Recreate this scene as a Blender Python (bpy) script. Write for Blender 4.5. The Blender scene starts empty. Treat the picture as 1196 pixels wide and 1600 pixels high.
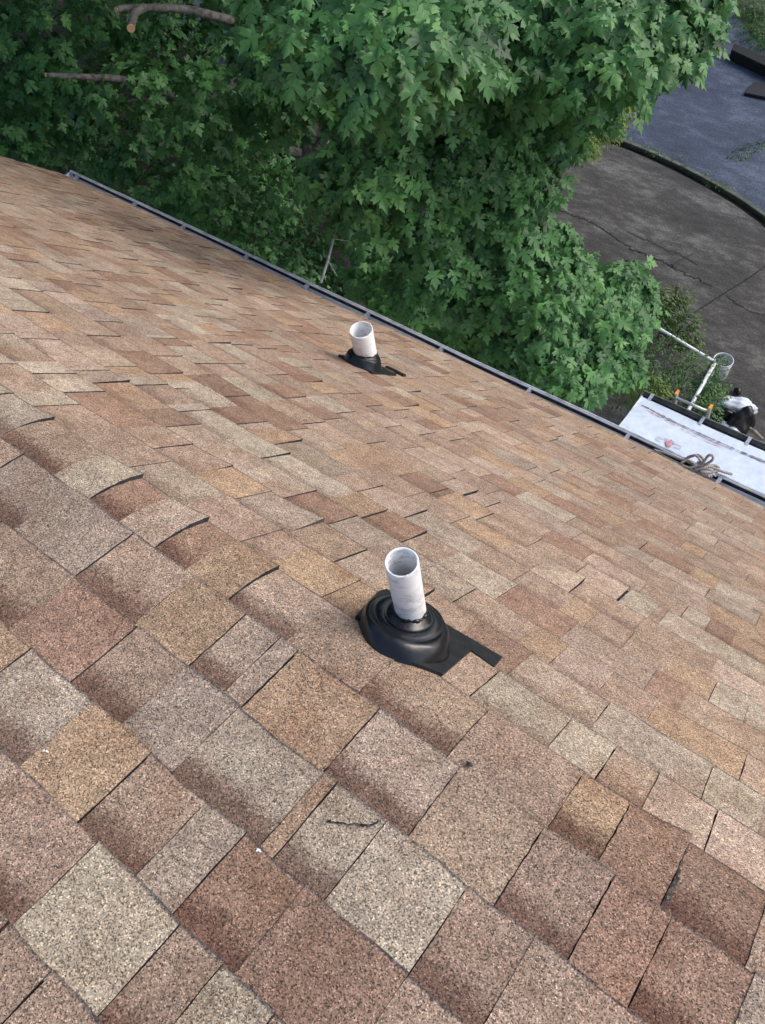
import bpy, bmesh, math, random
import numpy as np
from mathutils import Vector, Matrix
rng = np.random.default_rng(7)
random.seed(7)
R_ = math.radians

# ------------------------------------------------------------------ camera, sky, sun, exposure
W0, H0 = 1196.0, 1600.0
FPX = 1235.95
RM = np.array([[0.7892, 0.4674, -0.3984], [0.6042, -0.7072, 0.3671], [-0.1102, -0.5305, -0.8405]])
u_, s_, v_ = np.linalg.svd(RM); RM = u_ @ v_
CZ = 10.3                                    # camera height above the ground (a second-storey roof)
cd = bpy.data.cameras.new('Camera'); cam = bpy.data.objects.new('Camera', cd)
bpy.context.scene.collection.objects.link(cam)
cd.sensor_width = 36; cd.sensor_fit = 'AUTO'; cd.lens = 36 * FPX / H0
cd.clip_start = 0.05; cd.clip_end = 500
m = Matrix.Identity(4)
for i in range(3):
    m[i][0] = RM[i, 0]; m[i][1] = -RM[i, 1]; m[i][2] = -RM[i, 2]
m[2][3] = CZ
cam.matrix_world = m
sc = bpy.context.scene
sc.camera = cam

SUN_EL = R_(41)
sun_dir = Vector((math.cos(SUN_EL) * math.cos(R_(46)), math.cos(SUN_EL) * math.sin(R_(46)), math.sin(SUN_EL)))
wd = bpy.data.worlds.new('World'); sc.world = wd; wd.use_nodes = True
nt = wd.node_tree; nt.nodes.clear()
sky = nt.nodes.new('ShaderNodeTexSky'); sky.sky_type = 'NISHITA'; sky.sun_disc = False
sky.sun_elevation = SUN_EL
sky.sun_rotation = math.atan2(sun_dir.x, sun_dir.y)
sky.air_density = 1.0; sky.dust_density = 3.0; sky.ozone_density = 1.0
bg = nt.nodes.new('ShaderNodeBackground'); bg.inputs['Strength'].default_value = 0.15
ow = nt.nodes.new('ShaderNodeOutputWorld')
nt.links.new(sky.outputs[0], bg.inputs[0]); nt.links.new(bg.outputs[0], ow.inputs[0])
sd = bpy.data.lights.new('Sun', 'SUN'); sd.energy = 0.95; sd.angle = R_(35); sd.color = (1.0, 0.99, 0.975)
so = bpy.data.objects.new('Sun', sd); sc.collection.objects.link(so)
so.rotation_euler = sun_dir.to_track_quat('Z', 'Y').to_euler()
so.location = (0, 0, 30)
sc.view_settings.view_transform = 'Standard'; sc.view_settings.look = 'None'
sc.view_settings.gamma = 1.0; sc.view_settings.use_curve_mapping = False
sc.view_settings.exposure = 0.62
sc.cycles.max_bounces = 6; sc.cycles.diffuse_bounces = 3; sc.cycles.transmission_bounces = 3

# ------------------------------------------------------------------ measuring helpers
def ray(px, py):
    v = np.array([px - W0 / 2, py - H0 / 2, FPX]); v = RM @ v
    return v / np.linalg.norm(v)
def at_z(px, py, z):
    v = ray(px, py); t = (z - CZ) / v[2]
    return np.array([0, 0, CZ]) + v * t
def at_y(px, py, y):
    v = ray(px, py); return np.array([0, 0, CZ]) + v * (y / v[1])
def at_d(px, py, d):
    return np.array([0, 0, CZ]) + ray(px, py) * d

# ------------------------------------------------------------------ object helpers
COL = sc.collection
def tag(o, label=None, cat=None, group=None, kind=None):
    if label: o['label'] = label
    if cat: o['category'] = cat
    if group: o['group'] = group
    if kind: o['kind'] = kind
    return o
def empty(name, loc=(0, 0, 0)):
    o = bpy.data.objects.new(name, None); COL.objects.link(o); o.location = loc
    o.empty_display_size = 0.1
    return o
def link(name, me, mat=None, parent=None):
    o = bpy.data.objects.new(name, me); COL.objects.link(o)
    if mat is not None and len(me.materials) == 0: me.materials.append(mat)
    if parent is not None:
        o.parent = parent
        p = parent; off = Vector((0, 0, 0))
        while p is not None: off += Vector(p.location); p = p.parent
        o.location = -off                    # meshes are written in place coordinates
    return o
def smooth(me, on=True):
    me.polygons.foreach_set('use_smooth', [on] * len(me.polygons)); me.update()
class MB:
    """collects vertices and faces, becomes ONE mesh object"""
    def __init__(s): s.v = []; s.f = []
    def quad(s, a, b, c, d):
        n = len(s.v); s.v += [tuple(a), tuple(b), tuple(c), tuple(d)]; s.f.append((n, n+1, n+2, n+3))
    def box(s, lo, hi, M=None):
        n = len(s.v)
        P = [(x, y, z) for z in (lo[2], hi[2]) for y in (lo[1], hi[1]) for x in (lo[0], hi[0])]
        if M is not None: P = [tuple(M @ Vector(p)) for p in P]
        s.v += P
        for f in ((0,2,3,1),(4,5,7,6),(0,1,5,4),(2,6,7,3),(0,4,6,2),(1,3,7,5)): s.f.append(tuple(n+i for i in f))
    def tube(s, pts, rad, seg=10, cap=True):
        pts = [Vector(p) for p in pts]; n0 = len(s.v)
        if not hasattr(rad, '__len__'): rad = [rad] * len(pts)
        up = None; rings = []
        for i, p in enumerate(pts):
            t = (pts[min(i+1, len(pts)-1)] - pts[max(i-1, 0)])
            t = t.normalized() if t.length > 1e-9 else Vector((0, 0, 1))
            if up is None:
                up = Vector((0, 0, 1)) if abs(t.z) < .9 else Vector((1, 0, 0))
            a = (up - t * up.dot(t))
            a = a.normalized() if a.length > 1e-6 else t.orthogonal().normalized()
            up = a; b = t.cross(a)
            k = len(s.v); rings.append(k)
            for j in range(seg):
                th = 2 * math.pi * j / seg
                s.v.append(tuple(p + (a * math.cos(th) + b * math.sin(th)) * rad[i]))
        for i in range(len(rings)-1):
            for j in range(seg):
                j2 = (j+1) % seg
                s.f.append((rings[i]+j, rings[i]+j2, rings[i+1]+j2, rings[i+1]+j))
        if cap:
            s.f.append(tuple(reversed([rings[0]+j for j in range(seg)])))
            s.f.append(tuple(rings[-1]+j for j in range(seg)))
    def lathe(s, prof, seg=48, c=(0, 0, 0), M=None, jit=None):
        n = len(s.v)
        for i, (r, z) in enumerate(prof):
            for j in range(seg):
                th = 2 * math.pi * j / seg
                q = Vector((r * math.cos(th), r * math.sin(th), z))
                if jit: q += Vector(jit(i, th))
                if M is not None: q = M @ q
                s.v.append(tuple(q + Vector(c)))
        for i in range(len(prof)-1):
            for j in range(seg):
                j2 = (j+1) % seg
                s.f.append((n+i*seg+j, n+i*seg+j2, n+(i+1)*seg+j2, n+(i+1)*seg+j))
    def extrude_x(s, prof, x0, x1, n=1, wob=None):
        """profile of (y, z) points run along X"""
        k = len(s.v); m_ = len(prof)
        for i in range(n+1):
            x = x0 + (x1 - x0) * i / n
            dy, dz = wob(x) if wob else (0, 0)
            for (y, z) in prof: s.v.append((x, y + dy, z + dz))
        for i in range(n):
            for j in range(m_-1):
                s.f.append((k+i*m_+j, k+(i+1)*m_+j, k+(i+1)*m_+j+1, k+i*m_+j+1))
    def mesh(s, name):
        me = bpy.data.meshes.new(name); me.from_pydata(s.v, [], s.f); me.validate(); me.update(); return me
    def build(s, name, mat, parent=None, sm=False):
        me = s.mesh(name)
        if sm: smooth(me)
        return link(name, me, mat, parent)

# ------------------------------------------------------------------ materials
class N:
    def __init__(s, name):
        s.m = bpy.data.materials.new(name); s.m.use_nodes = True; s.t = s.m.node_tree
        s.b = s.t.nodes['Principled BSDF']; s.out = s.t.nodes['Material Output']
    def n(s, typ, **kw):
        o = s.t.nodes.new(typ)
        for k, v in kw.items():
            if k in o.inputs: 
                if hasattr(v, 'is_output'): s.t.links.new(v, o.inputs[k])
                else: o.inputs[k].default_value = v
            else: setattr(o, k, v)
        return o
    def l(s, a, b): s.t.links.new(a, b)
    def noise(s, scale, detail=4, rough=.55, vec=None):
        o = s.n('ShaderNodeTexNoise'); o.inputs['Scale'].default_value = scale
        o.inputs['Detail'].default_value = detail; o.inputs['Roughness'].default_value = rough
        s.l(vec if vec is not None else s.co(), o.inputs['Vector']); return o
    def co(s):
        if not hasattr(s, '_co'): s._co = s.n('ShaderNodeTexCoord')
        return s._co.outputs['Object']
    def ramp(s, fac, stops):
        o = s.n('ShaderNodeValToRGB'); cr = o.color_ramp
        while len(cr.elements) < len(stops): cr.elements.new(.5)
        for e, (p, c) in zip(cr.elements, stops):
            e.position = p; e.color = (c, c, c, 1) if not hasattr(c, '__len__') else (*c[:3], 1)
        s.l(fac, o.inputs['Fac']); return o.outputs['Color']
    def mix(s, a, b, fac, mode='MIX'):
        o = s.n('ShaderNodeMix'); o.data_type = 'RGBA'; o.blend_type = mode
        for sock, v in ((o.inputs[0], fac), (o.inputs[6], a), (o.inputs[7], b)):
            if hasattr(v, 'is_output'): s.l(v, sock)
            elif hasattr(v, '__len__'): sock.default_value = (*v[:3], 1)
            else: sock.default_value = v
        return o.outputs[2]
    def math(s, op, a, b=0.0, c=0.0):
        o = s.n('ShaderNodeMath'); o.operation = op
        for i, v in enumerate((a, b, c)):
            if hasattr(v, 'is_output'): s.l(v, o.inputs[i])
            else: o.inputs[i].default_value = v
        return o.outputs[0]
    def bump(s, h, strength=.3, dist=.01):
        o = s.n('ShaderNodeBump'); o.inputs['Strength'].default_value = strength
        o.inputs['Distance'].default_value = dist; s.l(h, o.inputs['Height'])
        s.l(o.outputs[0], s.b.inputs['Normal'])
    def base(s, c):
        if hasattr(c, 'is_output'): s.l(c, s.b.inputs['Base Color'])
        else: s.b.inputs['Base Color'].default_value = (*c[:3], 1)
    def set(s, rough=None, metal=None, spec=None):
        if rough is not None:
            if hasattr(rough, 'is_output'): s.l(rough, s.b.inputs['Roughness'])
            else: s.b.inputs['Roughness'].default_value = rough
        if metal is not None: s.b.inputs['Metallic'].default_value = metal
        if spec is not None: s.b.inputs['Specular IOR Level'].default_value = spec
        return s

def simple(name, c1, c2, scale=8, rough=.6, metal=0, bump=0, spec=.4, lo=.35, hi=.65, detail=5):
    k = N(name); n_ = k.noise(scale, detail)
    k.base(k.ramp(n_.outputs['Fac'], [(lo, c1), (hi, c2)])); k.set(rough, metal, spec)
    if bump: k.bump(n_.outputs['Fac'], bump, .01)
    return k.m

def shingle_material():
    k = N('asphalt_shingle')
    at = k.n('ShaderNodeAttribute'); at.attribute_name = 'Col'
    uv = k.n('ShaderNodeUVMap'); uv.uv_map = 'UV'
    sep = k.n('ShaderNodeSeparateXYZ'); k.l(uv.outputs[0], sep.inputs[0])
    v = sep.outputs[1]
    # mineral granules: every cell is one grain
    vo = k.n('ShaderNodeTexVoronoi'); vo.inputs['Scale'].default_value = 560
    vo.inputs['Randomness'].default_value = 1; k.l(k.co(), vo.inputs['Vector'])
    sp = k.n('ShaderNodeSeparateColor'); k.l(vo.outputs['Color'], sp.inputs[0])
    g1 = sp.outputs[0]
    fac = k.ramp(g1, [(0.0, .20), (.15, .42), (.32, .83), (.62, 1.05), (.82, 1.36), (.955, 1.68), (.985, 2.4)])
    hue = k.ramp(sp.outputs[1], [(0, (1.16, .94, .84)), (.5, (1, 1, 1)), (1, (.90, 1.0, 1.12))])
    big = k.noise(38, 4, .6)
    blot = k.noise(5.5, 4, .6)
    wear = k.noise(1.1, 3, .5)
    f2 = k.ramp(big.outputs['Fac'], [(.25, .76), (.75, 1.24)])
    f3 = k.ramp(blot.outputs['Fac'], [(.25, .84), (.75, 1.14)])
    f4 = k.ramp(wear.outputs['Fac'], [(.3, .92), (.7, 1.07)])
    # the printed shadow band just below the butt of the course above
    nz = k.noise(150, 3, .7)
    nz2 = k.noise(16, 2, .5)
    vv = k.math('ADD', v, k.math('MULTIPLY', k.math('SUBTRACT', nz.outputs['Fac'], .5), .55))
    vv = k.math('ADD', vv, k.math('MULTIPLY', k.math('SUBTRACT', nz2.outputs['Fac'], .5), .22))
    band = k.ramp(vv, [(.15, 1.0), (.38, 0.0)])
    band = k.math('MULTIPLY', band, at.outputs['Alpha'])
    dark = k.mix(at.outputs['Color'], (.10, .050, .036), k.math('MULTIPLY', band, .74))
    # along the exposed butt edge the colour turns dark in patches
    edge_dark = k.ramp(k.math('ADD', v, k.math('MULTIPLY', k.math('SUBTRACT', nz.outputs['Fac'], .5), .06)), [(.962, 0), (.985, 1)])
    edge_dark = k.math('MULTIPLY', edge_dark, k.ramp(blot.outputs['Fac'], [(.36, .35), (.62, 1)]))
    dark = k.mix(dark, (.050, .052, .062), k.math('MULTIPLY', edge_dark, .85))
    tn = k.noise(9, 4, .6); tint = k.ramp(tn.outputs['Fac'], [(.32, (.86, .80, .76)), (.5, (1, 1, 1)), (.68, (1.10, 1.11, 1.10))])
    dark = k.mix(dark, tint, 1.0, 'MULTIPLY')
    c = k.mix(dark, fac, 1.0, 'MULTIPLY'); c = k.mix(c, hue, .4, 'MULTIPLY')
    for f in (f2, f3, f4): c = k.mix(c, f, 1.0, 'MULTIPLY')
    k.base(c); k.set(.93, 0, .25)
    k.bump(k.math('ADD', k.math('MULTIPLY', g1, .7), k.math('MULTIPLY', nz.outputs['Fac'], .6)), .55, .0018)
    return k.m

def leaf_material(name, a, b, trans=.25, rough=.42):
    k = N(name)
    at = k.n('ShaderNodeAttribute'); at.attribute_name = 'Col'
    sp = k.n('ShaderNodeSeparateColor'); k.l(at.outputs['Color'], sp.inputs[0])
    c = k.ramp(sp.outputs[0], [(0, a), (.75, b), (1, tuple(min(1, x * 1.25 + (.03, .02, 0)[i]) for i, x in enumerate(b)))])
    nz = k.noise(60, 2)
    c = k.mix(c, k.ramp(nz.outputs['Fac'], [(.3, .8), (.7, 1.15)]), 1.0, 'MULTIPLY')
    k.base(c); k.set(rough, 0, .32)
    tr = k.n('ShaderNodeBsdfTranslucent'); k.l(k.mix(c, (.5, 1, .15), .35), tr.inputs['Color'])
    ms = k.n('ShaderNodeMixShader'); ms.inputs[0].default_value = trans
    k.l(k.b.outputs[0], ms.inputs[1]); k.l(tr.outputs[0], ms.inputs[2]); k.l(ms.outputs[0], k.out.inputs['Surface'])
    return k.m

M = {}
M['shingle'] = shingle_material()
M['gutter'] = simple('weathered_gutter_metal', (.50, .56, .68), (.80, .86, .97), 7, .4, .1, .05)
M['gutter_dirt_and_shade'] = simple('gutter_dirt_and_shade', (.012, .012, .012), (.05, .047, .045), 25, .95, 0, .3)
M['lip'] = simple('grey_gutter_lip', (.26, .27, .30), (.5, .52, .57), 14, .45, .2)
M['hanger'] = simple('hanger_metal', (.22, .24, .29), (.5, .53, .6), 60, .45, .5)
M['fascia'] = simple('painted_fascia', (.55, .54, .5), (.68, .67, .64), 6, .6)
M['siding'] = simple('painted_siding', (.5, .48, .44), (.6, .58, .54), 3, .65)
M['rubber'] = simple('black_rubber', (.0035, .0038, .005), (.009, .010, .013), 35, .27, 0, .12, .55)
M['flashing'] = simple('black_flashing', (.007, .0075, .009), (.018, .019, .022), 60, .5, 0, .15, .5)
M['sealant'] = simple('black_sealant', (.004, .004, .004), (.01, .01, .01), 70, .3, 0, .4, .6)
M['dark'] = simple('dark_hollow', (.004, .004, .004), (.01, .01, .01), 10, .9)
M['bark'] = simple('maple_bark', (.065, .063, .058), (.20, .195, .18), 22, .9, 0, .8)
M['cutwood'] = simple('fresh_cut_wood', (.42, .26, .14), (.6, .42, .26), 40, .8)
M['white_metal'] = simple('white_painted_pipe', (.55, .58, .62), (.8, .82, .85), 14, .45, 0, .05)
M['bucket'] = simple('white_plastic', (.62, .64, .68), (.76, .78, .82), 6, .4)
M['aluminium'] = simple('ladder_aluminium', (.42, .43, .45), (.58, .59, .62), 18, .42, .6)
M['orange'] = simple('orange_plastic_cap', (.75, .28, .03), (.85, .36, .05), 10, .5)
M['bagwhite'] = simple('white_bag_plastic', (.55, .6, .68), (.75, .8, .87), 9, .35, 0, .2)
M['bagblack'] = simple('black_bag_plastic', (.006, .006, .008), (.016, .016, .02), 14, .3, 0, .25)
M['stick'] = simple('dry_grey_wood', (.14, .12, .1), (.3, .27, .23), 20, .9)
M['rope'] = simple('grey_braided_rope', (.24, .22, .21), (.5, .47, .45), 160, .9, 0, .8)
M['ropewhite'] = simple('white_rope_end', (.6, .6, .6), (.8, .8, .8), 160, .9, 0, .6)
M['black_timber'] = simple('tarred_timber', (.004, .004, .0045), (.012, .011, .011), 18, .8, 0, .4)
M['black_board'] = simple('black_rubber_mat', (.008, .008, .011), (.016, .016, .022), 18, .6, 0, .3)
M['crack'] = simple('crack_dirt', (.012, .012, .011), (.03, .03, .026), 20, .95)
M['leaf'] = leaf_material('maple_leaf', (.014, .056, .020), (.086, .228, .068), .13, .46)
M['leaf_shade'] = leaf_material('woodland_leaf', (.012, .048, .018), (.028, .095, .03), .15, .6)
M['leaf_yellow'] = leaf_material('yellow_green_leaf', (.05, .10, .014), (.13, .20, .03), .25)
M['leaf_shrub'] = leaf_material('shrub_leaf', (.028, .06, .014), (.075, .125, .03), .2)
M['leaf_ivy'] = leaf_material('ivy_leaf', (.02, .06, .018), (.06, .15, .04), .2)

# vent pipe plastic with grimy scuffs running round it
def pipe_material():
    k = N('scuffed_white_pvc')
    mp = k.n('ShaderNodeMapping'); mp.inputs['Scale'].default_value = (1, 1, 2.4); k.l(k.co(), mp.inputs[0])
    a = k.noise(13, 7, .7, mp.outputs[0]); b = k.noise(34, 6, .7, mp.outputs[0]); c_ = k.noise(14, 4, .6)
    s1 = k.ramp(a.outputs['Fac'], [(.50, 0), (.545, .85), (.60, .15)])
    s2 = k.ramp(b.outputs['Fac'], [(.55, 0), (.64, .9)])
    s3 = k.ramp(c_.outputs['Fac'], [(.42, 0), (.56, 1)])
    d = k.math('MULTIPLY', k.math('MAXIMUM', s1, s2), k.math('MULTIPLY', k.math('ADD', s3, .1), .5))
    col = k.mix((.90, .91, .92), (.14, .13, .12), d)
    k.base(col); k.set(.38, 0, .5)
    return k.m
M['pvc'] = pipe_material()

def ground_material(name, c0, c1, c2, fine=90, mid=4.5, big=.7, rough=.85, spec=.4):
    k = N(name)
    mp = k.n('ShaderNodeMapping'); mp.inputs['Scale'].default_value = (.55, 1.25, 1); mp.inputs['Rotation'].default_value = (0, 0, R_(25)); k.l(k.co(), mp.inputs[0])
    b = k.noise(big, 6, .62, mp.outputs[0]); m_ = k.noise(mid, 6, .65, mp.outputs[0]); f = k.noise(fine, 3, .7)
    x = k.math('ADD', k.math('MULTIPLY', b.outputs['Fac'], .55), k.math('MULTIPLY', m_.outputs['Fac'], .45))
    c = k.ramp(x, [(.36, c0), (.5, c1), (.64, c2)])
    c = k.mix(c, k.ramp(f.outputs['Fac'], [(.3, .5), (.7, 1.6)]), 1.0, 'MULTIPLY')
    vo = k.n('ShaderNodeTexVoronoi'); vo.inputs['Scale'].default_value = 9; k.l(k.co(), vo.inputs['Vector'])
    sp = k.ramp(vo.outputs['Distance'], [(.02, 1), (.045, 0)])
    sel = k.n('ShaderNodeSeparateColor'); k.l(vo.outputs['Color'], sel.inputs[0])
    sp = k.math('MULTIPLY', sp, k.ramp(sel.outputs[0], [(.8, 0), (.82, 1)]))
    c = k.mix(c, (.45, .44, .42), k.math('MULTIPLY', sp, .8))
    k.base(c); k.set(rough, 0, spec); k.bump(f.outputs['Fac'], .35, .01)
    return k.m
M['concrete'] = ground_material('old_concrete', (.030, .029, .027), (.058, .055, .051), (.14, .138, .128), 30, 7, 1.1)
M['asphalt'] = ground_material('bluish_asphalt', (.024, .033, .056), (.046, .061, .097), (.105, .13, .18), 26, 4, .7, .75)
M['kerb'] = ground_material('mossy_kerb', (.05, .06, .04), (.09, .095, .075), (.15, .15, .13), 60, 6, 2)
M['verge'] = ground_material('mossy_verge', (.02, .028, .016), (.035, .05, .025), (.06, .075, .045), 24, 5, 1.2, .95, .2)
M['soil'] = ground_material('dark_soil', (.012, .010, .008), (.02, .018, .013), (.04, .035, .025), 50, 6, 1.5, .95, .2)

def underlay_material():
    k = N('white_roof_underlayment')
    n1 = k.noise(1.6, 5, .6); n2 = k.noise(14, 4, .6)
    c = k.ramp(n1.outputs['Fac'], [(.3, (.54, .63, .76)), (.7, (.68, .76, .86))])
    sp = k.n('ShaderNodeTexVoronoi'); sp.inputs['Scale'].default_value = 3.2; k.l(k.co(), sp.inputs['Vector'])
    spot = k.ramp(sp.outputs['Distance'], [(.03, 1), (.10, 0)])
    c = k.mix(c, (.36, .42, .52), k.math('MULTIPLY', spot, .5))
    c = k.mix(c, k.ramp(n2.outputs['Fac'], [(.35, .9), (.7, 1.05)]), 1.0, 'MULTIPLY')
    k.base(c); k.set(.5, 0, .4)
    wv = k.noise(2.2, 3, .5); k.bump(wv.outputs['Fac'], .35, .05)
    return k.m
M['underlay'] = underlay_material()
M['underlay_print'] = simple('faint_grey_print', (.5, .53, .62), (.6, .62, .7), 40, .6)
M['underlay_red'] = simple('faded_red_print', (.5, .16, .18), (.62, .3, .32), 40, .6)
M['seam'] = simple('dirty_seam', (.10, .10, .13), (.3, .29, .32), 12, .8)

# ------------------------------------------------------------------ the roof profile
AL, GA = R_(16), R_(45)
HN = 1.16                                     # camera above the upper plane
S_BRK = 0.659                                 # arc length of the break below the camera's foot point
PB = (HN * math.sin(AL) * -1, CZ - HN * math.cos(AL))        # foot of the perpendicular (y, z)
PB = (-HN * math.sin(AL) + S_BRK * math.cos(AL), CZ - HN * math.cos(AL) - S_BRK * math.sin(AL))
TF = 0.075
EXPO = 0.143
EDGE0 = 0.591                                 # one course edge; others step by EXPO
X_L, X_R = -6.30, 3.2
Y_EAVE = 2.90
S_EAVE = S_BRK + (Y_EAVE - PB[0]) / math.cos(GA)
S_TOP = -2.6
def prof(s):
    """point and unit normal (y, z, ny, nz) of the roof surface at arc length s"""
    if s <= S_BRK - TF:
        d = s - S_BRK
        return PB[0] + d * math.cos(AL), PB[1] - d * math.sin(AL), math.sin(AL), math.cos(AL)
    if s >= S_BRK + TF:
        d = s - S_BRK
        return PB[0] + d * math.cos(GA), PB[1] - d * math.sin(GA), math.sin(GA), math.cos(GA)
    t = (s - (S_BRK - TF)) / (2 * TF)
    a = (PB[0] - TF * math.cos(AL), PB[1] + TF * math.sin(AL)); b = PB; c = (PB[0] + TF * math.cos(GA), PB[1] - TF * math.sin(GA))
    y = (1-t)**2 * a[0] + 2*t*(1-t) * b[0] + t*t * c[0]; z = (1-t)**2 * a[1] + 2*t*(1-t) * b[1] + t*t * c[1]
    an = AL + (GA - AL) * t
    return y, z, math.sin(an), math.cos(an)
def und(x, s):
    u = .004 * math.sin(1.7 * x + .9 * s) + .003 * math.sin(3.9 * x - 2.1 * s + 1) + .003 * math.sin(2.6 * s + 2 * x)
    return u
def roof_pt(x, s, h=0.0):
    y, z, ny, nz = prof(s); k = h + und(x, s)
    return (x, y + ny * k, z + nz * k)
_tab = [(math.atan2(CZ - prof(s)[1], prof(s)[0]), s) for s in np.arange(S_TOP, S_EAVE + .3, .004)]
_ph = np.array([t[0] for t in _tab])[::-1]; _ss = np.array([t[1] for t in _tab])[::-1]
def on_roof(px, py):
    """pixel of the photo -> (x, arc length) on the roof"""
    v = ray(px, py); ph = math.atan2(-v[2], v[1])
    s = float(np.interp(ph, _ph, _ss)); y, z, _, _ = prof(s)
    return v[0] * (z - CZ) / v[2], s

# ------------------------------------------------------------------ shingles
# colours (linear): light, pinkish light, tan, brown, red-brown, dark, grey
CL = dict(L=(.385,.335,.262), P=(.375,.295,.23), T=(.355,.25,.162), B=(.315,.232,.174), R=(.258,.163,.115), D=(.215,.140,.10), G=(.315,.262,.208), Q=(.335,.25,.186))
_mean = np.array((.335, .25, .19))
CL = {k: tuple((_mean + .76 * (np.array(v) - _mean)) * np.array((1.005, .985, .972))) for k, v in CL.items()}
LIFTS = [on_roof(*p) + (h,) for p, h in [((162, 691), .013), ((480, 823), .013), ((345, 740), .008), ((30, 500), .008), ((49, 660), .009), ((185, 758), .009), ((289, 829), .009), ((400, 908), .007), ((690, 1060), .01), ((945, 1072), .010), ((905, 915), .012), ((1060, 1345), .012)]]
PROB = [('L', .07), ('P', .20), ('T', .11), ('B', .20), ('R', .09), ('D', .02), ('G', .09), ('Q', .22)]
def rcol():
    r = random.random(); a = 0
    for k, p in PROB:
        a += p
        if r < a: return k
    return 'Q'
# courses seen close up: joints (a pixel on each joint) and, between them, colour + band (lower case b = shadow band)
NEAR = {
 -1: [(40, 1560), ('G', 0), 'x', ('R', 1)],
}
HAND = {
 -1: ([(46, 1557)], ['G', 'Db']),
 0: ([(17, 1212), (85, 1378), (215, 1519), (305, 1558), (390, 1640)], ['Gb', 'Bb', 'L', 'Bb', 'L', 'Gb']),
 1: ([(26, 1030), (84, 1148), (181, 1228), (270, 1305), (328, 1365), (398, 1482), (560, 1640)], ['T', 'Lb', 'T', 'Bb', 'G', 'Rb', 'D', 'Rb']),
 2: ([(72, 937), (168, 1018), (240, 1086), (323, 1153), (455, 1265), (479, 1282), (550, 1352), (684, 1458), (806, 1515)], ['R', 'R', 'Qb', 'G', 'Lb', 'T', 'Lb', 'L', 'Bb', 'G']),
 3: ([(17, 722), (66, 797), (163, 868), (251, 940), (341, 1000), (394, 1038), (424, 1060), (550, 1158), (675, 1257), (810, 1359), (918, 1442), (1020, 1494), (1160, 1560)],
     ['G', 'Gb', 'G', 'Qb', 'T', 'Pb', 'P', 'T', 'Pb', 'Q', 'Bb', 'R', 'Rb', 'G']),
 4: ([(49, 660), (130, 720), (185, 758), (219, 796), (289, 829), (334, 862), (400, 908), (472, 982), (588, 1056), (732, 1143), (882, 1256), (955, 1308), (1050, 1376), (1179, 1460)],
     ['L', 'Qb', 'L', 'Rb', 'P', 'Rb', 'T', 'Pb', 'Q', 'Qb', 'Q', 'Tb', 'R', 'Db', 'R']),
}
OVER = """925,967,1032,1031,P;908,892,975,928,P;842,885,908,915,P;865,1022,945,1065,P;875,1145,955,1182,L;1040,962,1122,1003,L;
1058,918,1110,948,P;973,935,1015,963,L;1112,925,1176,953,L;1085,822,1115,832,L;1112,1082,1168,1110,L;1098,1240,1186,1285,L;
885,945,935,960,T;815,1000,885,1015,T;1107,975,1150,990,R;580,810,660,840,R;625,745,695,768,R;565,770,660,805,P;688,755,745,770,P;
733,775,782,788,P;528,780,600,803,T;690,778,775,805,T;478,775,555,812,R;682,617,738,637,R;620,655,682,677,P;485,620,548,645,L;
703,662,748,675,P;655,650,697,668,T;252,492,303,505,L;240,525,283,532,L;275,542,345,570,L;285,422,320,433,L;208,407,250,420,L;
335,505,393,522,L;425,560,463,575,L;225,585,265,600,L;290,596,325,606,L;262,630,330,640,L;435,542,476,553,R;415,600,468,622,R;
470,637,520,655,R;340,635,412,660,R;372,685,445,713,L;410,670,460,692,T;490,620,533,640,P;20,470,75,490,L;10,560,60,580,L;100,590,150,610,L;
1065,835,1120,850,P;900,650,950,668,P;950,700,1000,722,R;1000,660,1060,700,P;830,640,870,655,P;930,770,990,800,R;860,720,900,735,L"""
over = {}
for it in OVER.replace('\n', '').split(';'):
    a, b, c, d, k = it.split(','); a, b, c, d = map(float, (a, b, c, d))
    x0, s0 = on_roof(a, b); x1, s1 = on_roof(c, d)
    ci = math.floor(((s0 + s1) / 2 - EDGE0) / EXPO) + 4
    over.setdefault(ci, []).append((min(x0, x1), max(x0, x1), k))

def course_tabs(ci, s0):
    """list of (x0, x1, colour key, tooth?, band)"""
    tabs = []
    fixed = []
    if ci in HAND:
        js, cs = HAND[ci]
        xs = []
        for p in js:
            x, s = on_roof(*p); xs.append(x)
        for i, c in enumerate(cs[1:-1]):
            fixed.append((xs[i], xs[i+1], c[0], 'b' not in c, 'b' in c))
        xl, xr = xs[0], xs[-1]
    for (x0, x1, k) in sorted(over.get(ci, [])):
        if any(x0 < f[1] and x1 > f[0] for f in fixed):
            continue
        fixed.append((x0, x1, k, True, k in 'R' and random.random() < .4))
    fixed.sort()
    x = X_L + random.uniform(-.1, 0); tooth = random.random() < .5
    def fill(xa, xb, tooth):
        x = xa
        while x < xb - 1e-6:
            w = random.choice((.09, .12, .14, .16, .18, .21)) * random.uniform(.85, 1.15)
            e = x + w
            if xb - e < .06: e = xb
            k = rcol()
            tabs.append((x, min(e, xb), k, tooth, (not tooth) and random.random() < .6))
            tooth = not tooth if random.random() < .85 else tooth
            x = e
        return tooth
    for f in fixed:
        if f[0] > x + .01: tooth = fill(x, f[0], tooth)
        if f[1] > x:
            tabs.append((max(x, f[0]), f[1], f[2], f[3], f[4])); x = f[1]; tooth = not f[3]
    if x < X_R: fill(x, X_R, tooth)
    return tabs

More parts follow.
